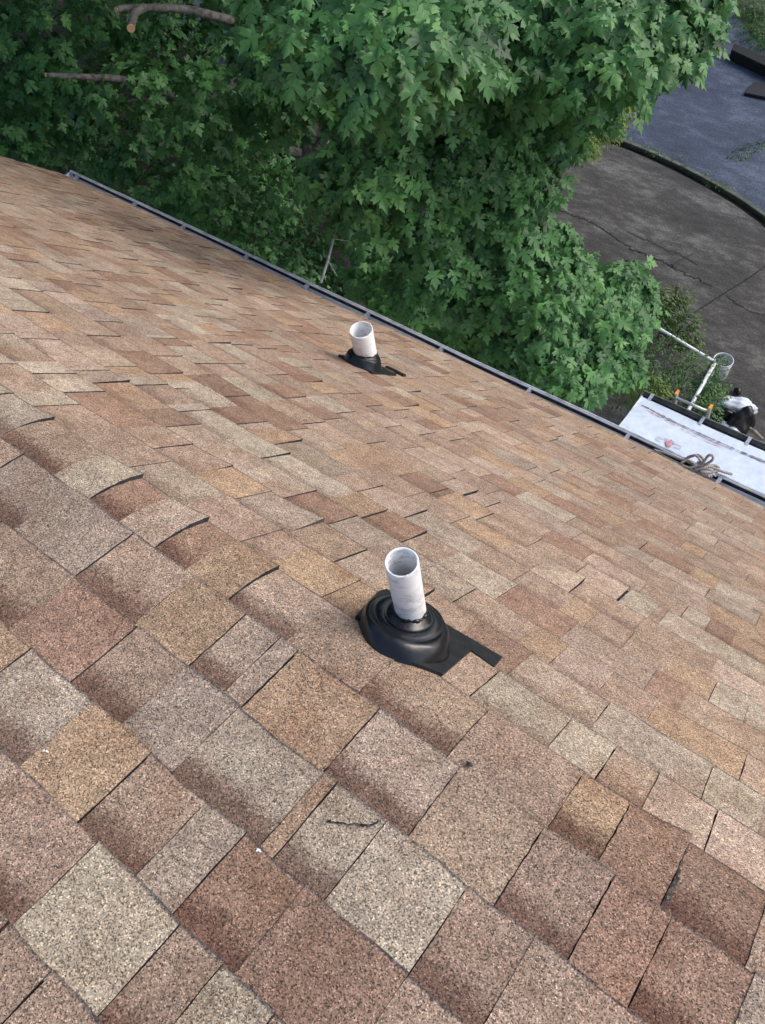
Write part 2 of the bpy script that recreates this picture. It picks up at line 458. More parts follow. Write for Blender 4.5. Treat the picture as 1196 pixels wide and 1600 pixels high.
VENTS = [  # axis x, y ; boot radius ; (plane s computed)
    (-0.4827, 0.4653), (-2.0132, 1.963)]
def build_shingles(house):
    V = []; F = []; C = []; U = []            # per-face corner colours / uv
    def face(ids, col, uvs):
        F.append(ids); C.append(col); U.append(uvs)
    asphalt = (.022, .019, .018, 0)
    ncs = range(-20, int((S_EAVE - EDGE0) / EXPO) + 6)
    for ci in ncs:
        s0 = EDGE0 + (ci - 4) * EXPO; s1 = s0 + EXPO
        if s0 > S_EAVE - .02: break
        if s1 > S_EAVE: s1 = S_EAVE
        near = s0 > -.6 and s0 < 1.3
        onbrk = s1 > S_BRK - TF and s0 < S_BRK + TF
        offc = random.uniform(-.003, .003)
        for (x0, x1, k, tooth, band) in course_tabs(ci, s0):
            if x1 < X_L: continue
            x0 = max(x0, X_L); x1 = min(x1, X_R)
            if x1 - x0 < .005: continue
            if near and (x1 < -2.6 or x0 > 1.6): fine = False
            else: fine = near
            w = x1 - x0
            nx = max(1, int(w / (.022 if fine else .12))); ns = 12 if onbrk else (5 if fine else 2)
            base = np.array(CL[k]) * random.uniform(.9, 1.1) * (.92 if ci in HAND and fine else 1.0) * np.array([1, random.uniform(.985, 1.015), random.uniform(.98, 1.02)])  # close courses also darkened in colour to stand for dimmer light
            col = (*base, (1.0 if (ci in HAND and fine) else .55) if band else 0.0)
            hb = .0064 if tooth else .0042; ht = .0024 if tooth else .0002
            lift = random.uniform(.003, .007) if random.random() < .10 else random.uniform(0, .0015)
            liftside = 1 if random.random() < .75 else 0
            open_ = random.random() < (.7 if ci in HAND else .42)
            gap = .0018 if open_ else .0003
            if not tooth: gap = 0.0
            edge = (.022, .019, .018, 0) if open_ else (*(base * .5), 0)
            if lift > .006: edge = (.006, .006, .006, 0)  # black stands for the shade below a lifted tab
            if ci == 4 and fine: lift = 0
            for lx, ls_, lh in LIFTS:
                if abs(x1 - lx) < .05 and abs(ls_ - (s0 + s1) / 2) < .0715 and w > .05: lift = lh; liftside = 1
            xa, xb = x0 + gap, x1 - gap
            sk0 = random.uniform(-.002, .002); sk1 = random.uniform(-.0025, .0025)
            n0 = len(V)
            ph1, ph2 = random.uniform(0, 9), random.uniform(0, 9)
            for i in range(nx + 1):
                fx = i / nx
                jit = (.0012 * math.sin(ph1 + 40 * (xa + w * fx)) + random.uniform(-.001, .001)) if fine else 0
                for j in range(ns + 1):
                    fs = j / ns
                    ss = (s0 - .012) + (s1 - s0 + .012) * fs
                    if j == ns: ss += jit + sk0 + (sk1 - sk0) * fx + offc
                    xx = xa + (xb - xa) * fx
                    if fine and (i == 0 or i == nx) and 0 < j: xx += random.uniform(-.0009, .0009)
                    side = fx if liftside else 1 - fx
                    h = ht + (hb - ht) * max(0, (ss - s0)) / EXPO + lift * fs ** 1.6 * max(0, side - .25) ** 1.6 * 1.58
                    V.append(roof_pt(xx, ss, h))
            st = ns + 1
            for i in range(nx):
                for j in range(ns):
                    a = n0 + i * st + j
                    us = [(0, (ns and (jj / ns) * (1 + .012 / EXPO) - .012 / EXPO)) for jj in (j, j+1)]
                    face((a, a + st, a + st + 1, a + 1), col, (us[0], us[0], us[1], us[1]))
            # butt and side edges: raw asphalt; on lifted tabs, the gap's shade painted black
            def skirt(ids, asphalt):
                n1 = len(V)
                for q in ids:
                    p = V[q[0]]; V.append(q[1])
                for t in range(len(ids) - 1):
                    face((ids[t][0], ids[t+1][0], n1 + t + 1, n1 + t), asphalt, ((0, 1),) * 4)
            low = []
            for i in range(nx + 1):
                idx = n0 + i * st + ns; p = V[idx]
                xx = p[0]; sN = s1 + sk0 + (sk1 - sk0) * (i / nx) + offc - .0006
                low.append((idx, roof_pt(xx, sN, -.003)))
            skirt(low, (*(base * .22), 0) if lift < .006 else (.006, .006, .006, 0))
            if tooth or lift > .003:
                for i in (0, nx):
                    lowl = []
                    for j in range(ns + 1):
                        idx = n0 + i * st + j; ss = (s0 - .012) + (s1 - s0 + .012) * j / ns
                        lowl.append((idx, roof_pt(V[idx][0] + (.0004 if i == 0 else -.0004), ss, -.003)))
                    skirt(lowl if i else lowl[::-1], edge)
    # dark felt below everything
    n0 = len(V); ss = list(np.arange(S_TOP, S_EAVE - .01, .06)) + [S_EAVE - .01]
    xs = np.linspace(X_L + .02, X_R - .02, 60)
    for x in xs:
        for s in ss: V.append(roof_pt(x, s, -.004))
    st = len(ss)
    for i in range(len(xs) - 1):
        for j in range(st - 1):
            a = n0 + i * st + j
            face((a, a + st, a + st + 1, a + 1), (.012, .011, .011, 0), ((0, 1),) * 4)
    me = bpy.data.meshes.new('roof'); me.from_pydata(V, [], F); me.update()
    ca = me.color_attributes.new('Col', 'FLOAT_COLOR', 'CORNER')
    uv = me.uv_layers.new(name='UV')
    cc = []; uu = []
    for c, u, f in zip(C, U, F):
        for t in range(len(f)):
            cc += c; uu += u[t]
    ca.data.foreach_set('color', cc); uv.data.foreach_set('uv', uu)
    return link('roof', me, M['shingle'], house)

house = empty('house', (0, 0, 0))
tag(house, 'house seen from its brown shingled roof with a metal gutter along the eave', 'house')
roof = build_shingles(house)

def roof_mark(name, pix, w, mat, h):
    P = [roof_pt(*on_roof(*p), h) for p in pix]; b = MB()
    Q = []
    for i in range(len(P) - 1):
        for t in np.linspace(0, 1, 7, endpoint=False): Q.append(np.array(P[i]) * (1 - t) + np.array(P[i+1]) * t)
    Q.append(np.array(P[-1])); Q = np.array(Q); n_ = len(Q)
    Q[1:-1] += rng.normal(0, .0012, (n_ - 2, 3)) * np.array([1, 1, 0])
    t = np.gradient(Q, axis=0); t /= np.linalg.norm(t, axis=1)[:, None]; sd_ = np.cross(t, [0, math.sin(AL), math.cos(AL)])
    for i in range(n_):
        k = w * (.35 + rng.random()) * (.3 if i in (0, n_ - 1) else 1); b.v += [tuple(Q[i] + sd_[i] * k), tuple(Q[i] - sd_[i] * k)]
    for i in range(n_ - 1): b.f.append((2*i, 2*i+1, 2*i+3, 2*i+2))
    b.build(name, mat, roof)
roof_mark('crack', [(510, 1286), (522, 1285), (542, 1291), (578, 1293), (592, 1286)], .0016, M['sealant'], .0062)
roof_mark('crack', [(1034, 1424), (1046, 1395), (1060, 1350), (1070, 1326)], .0022, M['sealant'], .0085)
roof_mark('dropping', [(400, 1331), (404, 1330), (409, 1332)], .0016, M['pvc'], .0075)
roof_mark('dropping', [(70, 1170), (75, 1176)], .0010, M['pvc'], .0085)
roof_mark('tar_spot', [(727, 1200), (731, 1199), (735, 1202)], .0040, M['sealant'], .0095)

# roof back slope, gable and walls (below and behind the camera)
b = MB()
ye, ze = prof(S_EAVE)[0], prof(S_EAVE)[1]
yt, zt = prof(S_TOP)[0], prof(S_TOP)[1]
b.box((X_L + .3, yt - 4.5, 0), (X_R, ye - .35, ze - .25)); 
wall = b.build('wall', M['siding'], house)
b = MB()
pts = [prof(s)[:2] for s in np.arange(S_TOP, S_EAVE, .1)]
poly = [(X_L + .3, ye - .35, ze - .25)] + [(X_L + .3, y, z - .06) for y, z in reversed(pts) if y < ye - .3] + [(X_L + .3, yt - 4.5, ze - .25)]
n = len(poly); b.v = poly + [(X_L + .5, y, z) for _, y, z in poly]
b.f = [tuple(range(n)), tuple(range(2*n - 1, n - 1, -1))] + [(i, i + n, (i+1) % n + n, (i+1) % n) for i in range(n)]
b.build('gable', M['siding'], house)
b = MB()
b.quad((X_L, yt, zt - .006), (X_R, yt, zt - .006), (X_R, yt - 5, zt - 1.6), (X_L, yt - 5, zt - 1.6))
b.build('back_roof_slope', M['siding'], house)
b = MB(); b.box((X_L + .02, ye - .045, ze - .2), (X_R, ye - .02, ze - .012)); b.build('fascia', M['fascia'], house)
b = MB(); b.box((X_L + .02, ye - .36, ze - .22), (X_R, ye - .046, ze - .2)); b.build('soffit', M['fascia'], house)
b = MB()
for s in np.arange(S_TOP, S_EAVE - .05, .12):
    y0, z0, ny, nz = prof(s); y1, z1, _, _ = prof(min(s + .12, S_EAVE - .03))
    n0 = len(b.v)
    for (yy, zz, d) in ((y0, z0, -.006), (y1, z1, -.006), (y1, z1, -.15), (y0, z0, -.15)):
        b.v.append((X_L + .012, yy, zz + d)); 
    b.f.append((n0, n0+1, n0+2, n0+3))
b.build('rake_board', M['fascia'], house)

# gutter: K-shaped trough of thin metal
GL, GR = X_L + .06, X_R
gy, gz = ye - .042, ze - .012
def gwob(x): return (.004 * math.sin(1.1 * x) + .002 * math.sin(3.7 * x), .005 * math.sin(.8 * x + 1) + .002 * math.sin(4.3 * x))
gp = [(gy, gz), (gy, gz - .085), (gy + .012, gz - .098), (gy + .062, gz - .1), (gy + .082, gz - .075), (gy + .105, gz - .055), (gy + .117, gz - .03), (gy + .118, gz + .002),
      (gy + .112, gz + .007), (gy + .104, gz + .004), (gy + .103, gz - .006)]
outer = [(gy - .0015, gz), (gy - .0015, gz - .087), (gy + .011, gz - .1005), (gy + .063, gz - .1025), (gy + .084, gz - .077), (gy + .107, gz - .057), (gy + .1195, gz - .031), (gy + .1205, gz + .003), (gy + .113, gz + .009), (gy + .103, gz + .0055), (gy + .103, gz - .006)]
b = MB(); b.extrude_x(gp, GL, GR, 60, gwob); b.extrude_x(outer[::-1], GL, GR, 60, gwob)
n0 = len(b.v); b.v += [(GL, y, z) for y, z in gp[:8]]; b.f.append(tuple(n0 + i for i in range(8)))
gut = b.build('gutter', M['gutter'], house)
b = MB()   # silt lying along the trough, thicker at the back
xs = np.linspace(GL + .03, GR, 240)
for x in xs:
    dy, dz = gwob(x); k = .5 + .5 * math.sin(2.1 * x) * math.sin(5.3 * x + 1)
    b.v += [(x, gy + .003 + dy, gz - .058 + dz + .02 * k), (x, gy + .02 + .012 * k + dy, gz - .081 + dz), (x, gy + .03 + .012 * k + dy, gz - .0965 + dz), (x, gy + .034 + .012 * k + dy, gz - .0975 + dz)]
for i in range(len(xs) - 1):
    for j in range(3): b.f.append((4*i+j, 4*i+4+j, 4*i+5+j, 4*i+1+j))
b.extrude_x([(gy + .1075, gz - .044), (gy + .1145, gz - .0295), (gy + .1155, gz - .001)], GL + .01, GR, 60, gwob)  # dark strip painting the shade on the front inner wall
b.build('silt_and_shade', M['gutter_dirt_and_shade'], gut)
b = MB(); b.extrude_x([(gy + .1055, gz + .0045), (gy + .1105, gz + .0105), (gy + .1215, gz + .006), (gy + .1218, gz - .02)], GL, GR, 60, gwob)
b.build('lip', M['lip'], gut)
for (px, py) in [(122, 274), (215, 315), (290, 350), (386, 399), (479, 445), (576, 488), (690, 544), (829, 607), (983, 679), (1128, 744)]:
    q = at_z(px, py, gz); dy, dz = gwob(q[0]); x = q[0]
    b = MB(); b.box((x - .011, gy + .002 + dy, gz + .003 + dz), (x + .011, gy + .112 + dy, gz + .0055 + dz))
    b.box((x - .011, gy + .002 + dy, gz - .02 + dz), (x - .0085, gy + .11 + dy, gz + .003 + dz)); b.box((x + .0085, gy + .002 + dy, gz - .02 + dz), (x + .011, gy + .11 + dy, gz + .003 + dz))
    b.build('hanger', M['hanger'], gut)

# ------------------------------------------------------------------ plumbing vents
def slope_frame(x, y):
    """frame on the 45-degree slope at (x, y): e1 along eave, e2 down the slope, n normal"""
    d = (y - PB[0]) / math.cos(GA); s = S_BRK + d
    return s
def vent(vx, vy, ztop, od, wall_t, label, boot_c, boot_h, skirt):
    s = slope_frame(vx, vy); y, z, ny, nz = prof(s)
    o = Vector((vx, y, z))
    e1 = Vector((1, 0, 0)); e2 = Vector((0, math.cos(GA), -math.sin(GA))); nn = Vector((0, ny, nz))
    F = Matrix((e1, e2, nn)).transposed().to_4x4(); F.translation = o
    root = empty('vent_pipe', tuple(o)); tag(root, label, 'vent pipe', 'plumbing vents on the roof slope')
    r = od / 2; ri = r - wall_t
    zb = z - .12 - ztop
    pr = [(r, zb), (r, zb * .5), (r, -.02), (r, -.003), (r - .0012, 0), (ri + .0012, 0), (ri, -.003), (ri, -.05), (ri, zb * .6), (ri, zb)]
    b = MB(); b.lathe(pr, 64, (vx, vy, ztop)); p = b.build('pipe', M['pvc'], root, True)
    # flashing plate, half tucked below the shingles
    b = MB()
    def plate(poly, z0, z1, b=b):
        k = len(b.v); n_ = len(poly)
        for zz in (z0, z1):
            b.v += [tuple(F @ Vector((px, py, zz))) for px, py in poly]
        b.f.append(tuple(k + i + n_ for i in range(n_)))
        b.f += [(k + i, k + (i+1) % n_, k + (i+1) % n_ + n_, k + i + n_) for i in range(n_)]
    for poly in skirt: plate(poly, -.004, .0105)
    b.build('flashing', M['flashing'], root)
    # rubber boot: a cone standing on the slope, its neck bent up round the vertical pipe
    b = MB(); seg = 72
    rings = boot_h; n0 = len(b.v)
    def ring(i):
        rr, hh, tilt = rings[i]
        P = F @ Vector((boot_c[0] * (1 - hh / rings[-1][1]), boot_c[1] + (-rings[-1][1] - boot_c[1]) * min(1, max(0, hh) / rings[-1][1]), hh))
        nv = nn.lerp(Vector((0, 0, 1)), tilt).normalized()
        return P, nv, nv.cross(e1), rr
    for i in range(len(rings)):
        P, nv, c_, rr = ring(i)
        for j in range(seg):
            th = 2 * math.pi * j / seg
            wob = (1 + .018 * math.sin(3 * th + .5 * i) + .010 * math.sin(7 * th + .9 * i)) * (.955 if i < len(rings) - 4 else 1)
            b.v.append(tuple(P + (e1 * math.cos(th) + c_ * math.sin(th)) * rr * wob * .95))
    for i in range(len(rings) - 1):
        for j in range(seg):
            j2 = (j + 1) % seg
            b.f.append((n0+i*seg+j, n0+i*seg+j2, n0+(i+1)*seg+j2, n0+(i+1)*seg+j))
    bo = b.build('rubber_boot', M['rubber'], root, True)
    P, nv, c_, rr = ring(len(rings) - 1)
    b = MB(); pts = []; n1 = 60
    rads = []
    for j in range(n1 + 1):
        th = 2 * math.pi * j / n1
        w_ = .0012 * math.sin(5 * th) + .001 * math.sin(11 * th + 1) + .0012 * math.sin(17 * th)
        pts.append(P + (e1 * math.cos(th) + c_ * math.sin(th)) * (r + .002) + nv * w_); rads.append(.0034 + .0013 * math.sin(9 * th) + .0009 * math.sin(23 * th))
    b.tube(pts, rads, 8, False); b.build('sealant', M['sealant'], root, True)
    return root

vent(-0.462, 0.445, CZ - 1.157, .0585, .0042, 'thin white vent pipe, nearer the camera, in a wide ribbed black rubber boot', (.012, -.062),
     [(.101, -.012, 0), (.1005, .006, 0), (.099, .014, 0), (.096, .027, .03), (.091, .038, .08), (.0865, .0435, .14), (.082, .0455, .18), (.078, .0455, .22), (.074, .0435, .25), (.070, .0435, .28), (.066, .047, .3), (.058, .050, .33), (.052, .0495, .35), (.048, .048, .36), (.045, .0495, .38), (.039, .054, .42), (.034, .059, .46), (.0315, .062, .5), (.0298, .0625, .5)],
     [[(-.112, .03), (-.11, .06), (.163, .082), (.168, .027), (.114, .033), (.121, -.106), (.05, -.14), (-.08, -.10)]])
vent(-1.924, 1.874, CZ - 2.608, .109, .006, 'short fat white vent pipe farther down the slope, in a small black boot', (.0, -.05),
     [(.112, -.012, 0), (.111, .006, 0), (.106, .016, .0), (.099, .034, .06), (.093, .048, .12), (.089, .056, .18), (.085, .060, .24), (.081, .059, .26), (.077, .060, .28), (.070, .066, .34), (.062, .071, .4), (.0575, .073, .44), (.0555, .0735, .44)],
     [[(-.115, -.105), (.10, -.12), (.11, .10), (-.115, .12)], [(.0, .165), (.118, .158), (.112, .198), (.0, .195)]])

# ------------------------------------------------------------------ ground
def sheet(name, poly, z, mat, thick=0.0):
    bm = bmesh.new(); vs = [bm.verts.new((x, y, z)) for x, y in poly]; f = bm.faces.new(vs)
    if f.normal.z < 0: f.normal_flip()
    me = bpy.data.meshes.new(name); bm.to_mesh(me); bm.free()
    return link(name, me, mat)
tag(sheet('ground', [(-150, -150), (150, -150), (150, 150), (-150, 150)], 0, M['soil']), kind='structure')
# kerb line of the photograph, as a smooth curve on the ground
kp = [at_z(px, py, 0)[:2] for px, py in [(880, 203), (925, 212), (985, 232), (1045, 258), (1100, 286), (1150, 315), (1196, 347)]]
def crv(P, n=12):
    out = []
    P = [np.array(p) for p in P]
    Q = [2 * P[0] - P[1]] + P + [2 * P[-1] - P[-2]]
    for i in range(1, len(Q) - 2):
        for t in np.linspace(0, 1, n, endpoint=False):
            a, b_, c, d = Q[i-1], Q[i], Q[i+1], Q[i+2]
            out.append(.5 * ((2*b_) + (-a + c) * t + (2*a - 5*b_ + 4*c - d) * t*t + (-a + 3*b_ - 3*c + d) * t**3))
    out.append(Q[-2]); return out
kc = crv(kp)
d0 = kc[0] - kc[6]; d1 = kc[-1] - kc[-7]
d0 = d0 / np.linalg.norm(d0); d1 = d1 / np.linalg.norm(d1)
kc = [kc[0] + d0 * 9, kc[0] + d0 * 4] + kc + [kc[-1] + d1 * 3 + np.array([-.1, -.5]), kc[-1] + d1 * 7 + np.array([-.3, -2.2])]
kc = np.array(kc)
def off(c, d):
    t = np.gradient(c, axis=0); t /= np.linalg.norm(t, axis=1)[:, None]
    n_ = np.stack([-t[:, 1], t[:, 0]], 1)
    if n_[len(n_)//2, 1] < 0: n_ = -n_
    return c + n_ * d
conc = [tuple(p) for p in off(kc, -.20)]
xr = conc[-1]; xl = conc[0]
tag(sheet('driveway', conc + [(14, xr[1]), (14, 3.0), (-4.2, 3.0), (-5.0, 9), (xl[0], 11.5)], .10, M['concrete']), kind='structure')
tag(sheet('road', [tuple(p) for p in off(kc, .08)] + [(30, 8), (30, 40), (-40, 40), (-40, 20)], .004, M['asphalt']), kind='structure')
b = MB()
ka, kb = off(kc, .0), off(kc, .11)
k2 = []
for i in range(len(kc)):
    b.v += [(*ka[i], 0), (*ka[i], .085), (*(ka[i] * .9 + kb[i] * .1), .095), (*kb[i], .075), (*kb[i], 0)]
for i in range(len(kc) - 1):
    for j in range(4): b.f.append((5*i+j, 5*i+j+1, 5*i+6+j, 5*i+5+j))
tag(b.build('kerb', M['kerb'], None), kind='structure')
# side face of the concrete slab
b = MB()
for i in range(len(conc)): b.v += [(*conc[i], 0), (*conc[i], .10)]
for i in range(len(conc) - 1): b.f.append((2*i, 2*i+2, 2*i+3, 2*i+1))
tag(b.build('slab_edge', M['crack'], None), kind='structure')
def crack(pix, w, jit=.03, z=.104):
    P = [at_z(px, py, .1)[:2] for px, py in pix]; P = crv(P, 14); b = MB()
    w *= .72; P = np.array(P); P[1:-1] += rng.normal(0, jit, (len(P) - 2, 2)) * .4
    L = off(P, w); Rr = off(P, -w)
    for i in range(len(P)):
        k = .5 + .8 * rng.random(); c = P[i]
        b.v += [(*(c + (L[i] - c) * k), z), (*(c + (Rr[i] - c) * k), z)]
    for i in range(len(P) - 1): b.f.append((2*i, 2*i+1, 2*i+3, 2*i+2))
    tag(b.build('ground_crack', M['crack'], None), kind='structure')
crack([(1200, 414), (1160, 441), (1120, 466), (1082, 491), (1050, 512)], .018, .008)
crack([(852, 318), (900, 338), (930, 350), (985, 388), (1010, 398), (1040, 412), (1075, 430), (1112, 448)], .022, .06)
crack([(1136, 462), (1160, 480), (1200, 496)], .014, .04)
crack([(980, 362), (1030, 385), (1070, 402), (1090, 415)], .01, .05)
crack([(1085, 395), (1060, 408), (1045, 420)], .01, .05)

# ------------------------------------------------------------------ lean-to roof with white underlayment
ZL = CZ - 7.8
lean = empty('porch', (0, 4.6, 0)); tag(lean, 'low porch roof covered in white underlayment, beside the driveway', 'porch')
c0 = at_z(1003, 620, ZL); XL2 = c0[0]; YL2 = c0[1]
XR2 = 4.5; sl = math.tan(R_(5))
def lz(y): return ZL + (YL2 - y) * sl
b = MB(); b.box((XL2 + .25, 2.6, 0), (XR2, YL2 - .35, ZL - .2)); b.build('wall', M['siding'], lean)
b = MB()
nx, ny_ = 90, 44
for i in range(nx + 1):
    for j in range(ny_ + 1):
        x = XL2 + (XR2 - XL2) * i / nx; y = 2.62 + (YL2 - 2.62) * j / ny_
        wv = .004 * math.sin(2.2 * x + 1.1 * y) + .003 * math.sin(5.1 * x - 2.3 * y) + .0025 * math.sin(9 * y + 3 * x) 
        b.v.append((x, y, lz(y) + wv))
for i in range(nx):
    for j in range(ny_):
        a = i * (ny_ + 1) + j; b.f.append((a, a + ny_ + 1, a + ny_ + 2, a + 1))
und_o = b.build('underlayment', M['underlay'], lean, True)
b = MB(); b.box((XL2 + .02, 2.61, ZL - .19), (XR2, YL2 - .02, ZL - .02)); b.build('roof_deck', M['fascia'], lean)
b = MB(); n0 = 0   # drip edges
b.box((XL2 - .006, 2.62, ZL - .07), (XL2 + .012, YL2, ZL + .022)); b.build('drip_edge', M['white_metal'], lean)
def strip(pixs, w, mat, name, par, zoff=.009, jit=0):
    P = []
    for px, py in pixs:
        q = at_z(px, py, ZL)
        for _ in range(4): q = at_z(px, py, lz(q[1]))
        P.append(q[:2])
    P = np.array(crv(P, 16)); L = off(P, w); Rr = off(P, -w); b = MB()
    for i in range(len(P)):
        k = 1 + jit * rng.normal(); c = P[i]
        for q in (c + (L[i] - c) * k, c + (Rr[i] - c) * k): b.v.append((q[0], q[1], lz(q[1]) + zoff))
    for i in range(len(P) - 1): b.f.append((2*i, 2*i+1, 2*i+3, 2*i+2))
    return b.build(name, mat, par)
strip([(1003, 634), (1012, 638), (1046, 656), (1100, 681), (1150, 703), (1200, 724)], .009, M['seam'], 'seam', und_o, .010, .5)
strip([(1010, 641), (1040, 657), (1085, 680), (1130, 699)], .004, M['underlay_red'], 'seam', und_o, .0105, .6)
# faded printed mark: outlined box with red blot and illegible strokes
def lean_pt(px, py):
    q = at_z(px, py, ZL)
    for _ in range(4): q = at_z(px, py, lz(q[1]))
    return q
def flat(pix, mat, name, par, zoff=.011):
    b = MB(); b.v = [(q[0], q[1], lz(q[1]) + zoff) for q in (lean_pt(*p) for p in pix)]; b.f = [tuple(range(len(pix)))]
    return b.build(name, mat, par)
flat([(1040, 690), (1046, 690), (1050, 699), (1042, 698)], M['underlay_red'], 'printed_mark', und_o)
for p in [[(1028, 683), (1037, 686)], [(1027, 687), (1034, 690)], [(1029, 683), (1026, 687)], [(1038, 686), (1052, 691)], [(1053, 692), (1066, 697)], [(1055, 698), (1063, 701)], [(1066, 697), (1064, 702)], [(1048, 687), (1054, 695)]]:
    strip(p, .006, M['underlay_red'] if p[0][0] in (1038, 1048) else M['underlay_print'], 'printed_mark', und_o, .011)
# porch gutter
gy2, gz2 = YL2 + .002, ZL - .012
gp2 = [(gy2 + a - gy, gz2 + c - gz) for a, c in gp]; go2 = [(gy2 + a - gy, gz2 + c - gz) for a, c in outer]
b = MB(); b.extrude_x(gp2, XL2 - .02, XR2, 40); b.extrude_x(go2[::-1], XL2 - .02, XR2, 40)
n0 = len(b.v); b.v += [(XL2 - .02, y, z) for y, z in gp2[:8]]; b.f.append(tuple(n0 + i for i in range(8)))
M['gutter_grey'] = simple('grey_gutter_metal', (.13, .14, .14), (.26, .27, .27), 9, .5, .3)
g2 = b.build('gutter', M['gutter_grey'], lean)
b = MB(); b.extrude_x([(gy2 + .003, gz2 - .04), (gy2 + .05, gz2 - .055), (gy2 + .088, gz2 - .06)], XL2, XR2, 40); b.build('silt_and_shade', M['gutter_dirt_and_shade'], g2)
for px, py in [(1013, 627), (1094, 662), (1167, 693)]:
    x = at_z(px, py, gz2)[0]
    b = MB(); b.box((x - .02, gy2 - .03, gz2 + .012), (x + .02, gy2 + .108, gz2 + .016)); b.build('hanger', M['hanger'], g2)

# ------------------------------------------------------------------ ladder leaning on the porch gutter
def ladder():
    yl = gy2 + .135
    pl = at_y(1050, 640, yl); pr_ = at_y(1101, 662, yl)
    xl_, xr_ = pl[0], pr_[0]
    tz = at_y(1053, 611, yl)[2]; 
    lean_a = math.tan(R_(14))                 # feet stand out from the wall
    root = empty('ladder', ((xl_ + xr_) / 2, yl + tz * lean_a, .1)); tag(root, 'aluminium ladder with orange rail caps leaning on the porch gutter', 'ladder')
    def P(x, z, dy=0): return Vector((x, yl + (tz - z) * lean_a + dy, z))
    for x in (xl_, xr_):
        b = MB(); w_, d_ = .012, .034
        n0 = len(b.v)
        for z in (.1, tz):
            for (dx, dy) in ((-w_, -d_), (w_, -d_), (w_, d_), (-w_, d_)):
                q = P(x, z, dy); b.v.append((q.x + dx, q.y, q.z))
        b.f += [(0,1,5,4),(1,2,6,5),(2,3,7,6),(3,0,4,7),(4,5,6,7),(3,2,1,0)]
        rail = b.build('rail', M['aluminium'], root)
        b = MB(); q = P(x, tz); b.box((q.x - .016, q.y - .036, q.z - .008), (q.x + .016, q.y + .036, q.z + .012)); 
        b.build('cap', M['orange'], rail)
    z = tz - .13
    while z > .3:
        b = MB(); b.tube([P(xl_ + .012, z), P(xr_ - .012, z)], .019, 10); b.build('rung', M['aluminium'], root, True); z -= .27
    return root
ladder()

# ------------------------------------------------------------------ white pipe rail, bucket
RZ = 1.0
rc = at_z(1118, 566, RZ); ra = at_z(1076, 640, RZ); rb = at_z(918, 446, RZ)
rail = empty('pipe_railing', (rc[0], rc[1], .1)); tag(rail, 'white pipe railing overgrown with vines, cornering by the white bucket', 'railing')
b = MB(); e = ra + (ra - rc) * .6; b.tube([rc, e], .028, 12); b.build('rail', M['white_metal'], rail, True)
b = MB(); e2 = rb + (rb - rc) * .4; b.tube([rc, e2], .024, 12); b.build('rail', M['white_metal'], rail, True)
b = MB(); b.tube([rc + np.array([0, 0, .03]), (rc[0], rc[1], .1)], .027, 12); b.build('post', M['white_metal'], rail, True)
for q in (rb, e):
    b = MB(); b.tube([q, (q[0], q[1], .05)], .022, 10); b.build('post', M['white_metal'], rail, True)

bq = at_z(1131, 562, .1 + .37)
bk = empty('bucket', (bq[0], bq[1], .1)); tag(bk, 'round white plastic bucket standing on the driveway at the railing corner', 'bucket')
b = MB(); zt_ = .37
b.lathe([(.0, .0), (.125, .0), (.130, .004), (.142, .28), (.1435, .29), (.150, .292), (.150, .305), (.145, .307), (.147, .345), (.153, .347), (.154, .366), (.150, .37), (.143, .369), (.140, .34), (.126, .012), (.0, .01)], 48, (bq[0], bq[1], .102))
b.build('shell', M['bucket'], bk, True)
b = MB(); pts = []
for t in np.linspace(0, math.pi, 24): pts.append((bq[0] + .156 * math.cos(t), bq[1] + .156 * math.sin(t) * .75, .102 + .33 - .156 * math.sin(t) * .6))
b.tube(pts, .0035, 8); b.build('handle', M['aluminium'], bk, True)

# ------------------------------------------------------------------ bags and stick by the porch
def blob(name, px, py, zc, rx, ry, rz, rot, mat, label, cat, group=None, peak=None):
    q = at_z(px, py, .1 + zc); bm = bmesh.new(); bmesh.ops.create_icosphere(bm, subdivisions=4, radius=1)
    rr = np.random.default_rng(int(px)); ph = rr.uniform(0, 6, 8)
    for v in bm.verts:
        c = v.co.copy()
        k = 1 + .10 * math.sin(3 * c.x + ph[0]) * math.sin(4 * c.y + ph[1]) + .07 * math.sin(7 * c.x + ph[2] + 3 * c.z) + .05 * math.sin(11 * c.y + 5 * c.x + ph[3]) + .03 * math.sin(19 * c.x - 13 * c.z + ph[4])
        v.co = Vector((c.x * rx, c.y * ry, c.z * rz)) * k
        if c.z < -.55: v.co.z = -rz * .55 + (v.co.z + rz * .55) * .15
        if peak and c.z > .4: v.co += Vector(peak) * ((c.z - .4) / .6) ** 2
    me = bpy.data.meshes.new(name); bmesh.ops.rotate(bm, verts=bm.verts, cent=(0, 0, 0), matrix=Matrix.Rotation(rot, 3, 'Z')); bm.to_mesh(me); bm.free(); smooth(me)
    me.materials.append(mat)
    o = bpy.data.objects.new(name, me); COL.objects.link(o); o.location = (q[0], q[1], .105 + rz * .62); tag(o, label, cat, group); return o
blob('plastic_bag', 1151, 634, .15, .30, .17, .16, R_(20), M['bagwhite'], 'larger crumpled white plastic bag behind the black one, nearer the driveway', 'bag')
blob('plastic_bag', 1137, 676, .12, .22, .17, .14, R_(-30), M['bagwhite'], 'smaller white plastic bag beside the black one, nearest the porch gutter', 'bag')
blob('bin_bag', 1158, 658, .2, .24, .17, .2, R_(70), M['bagblack'], 'black plastic bin bag lying between the two white bags', 'bag', None, (.05, .02, .14))
blob('dark_cloth', 1136, 645, .2, .26, .09, .16, R_(14), M['bagblack'], 'dark cloth draped against the larger white bag, left of the bin bag', 'cloth')
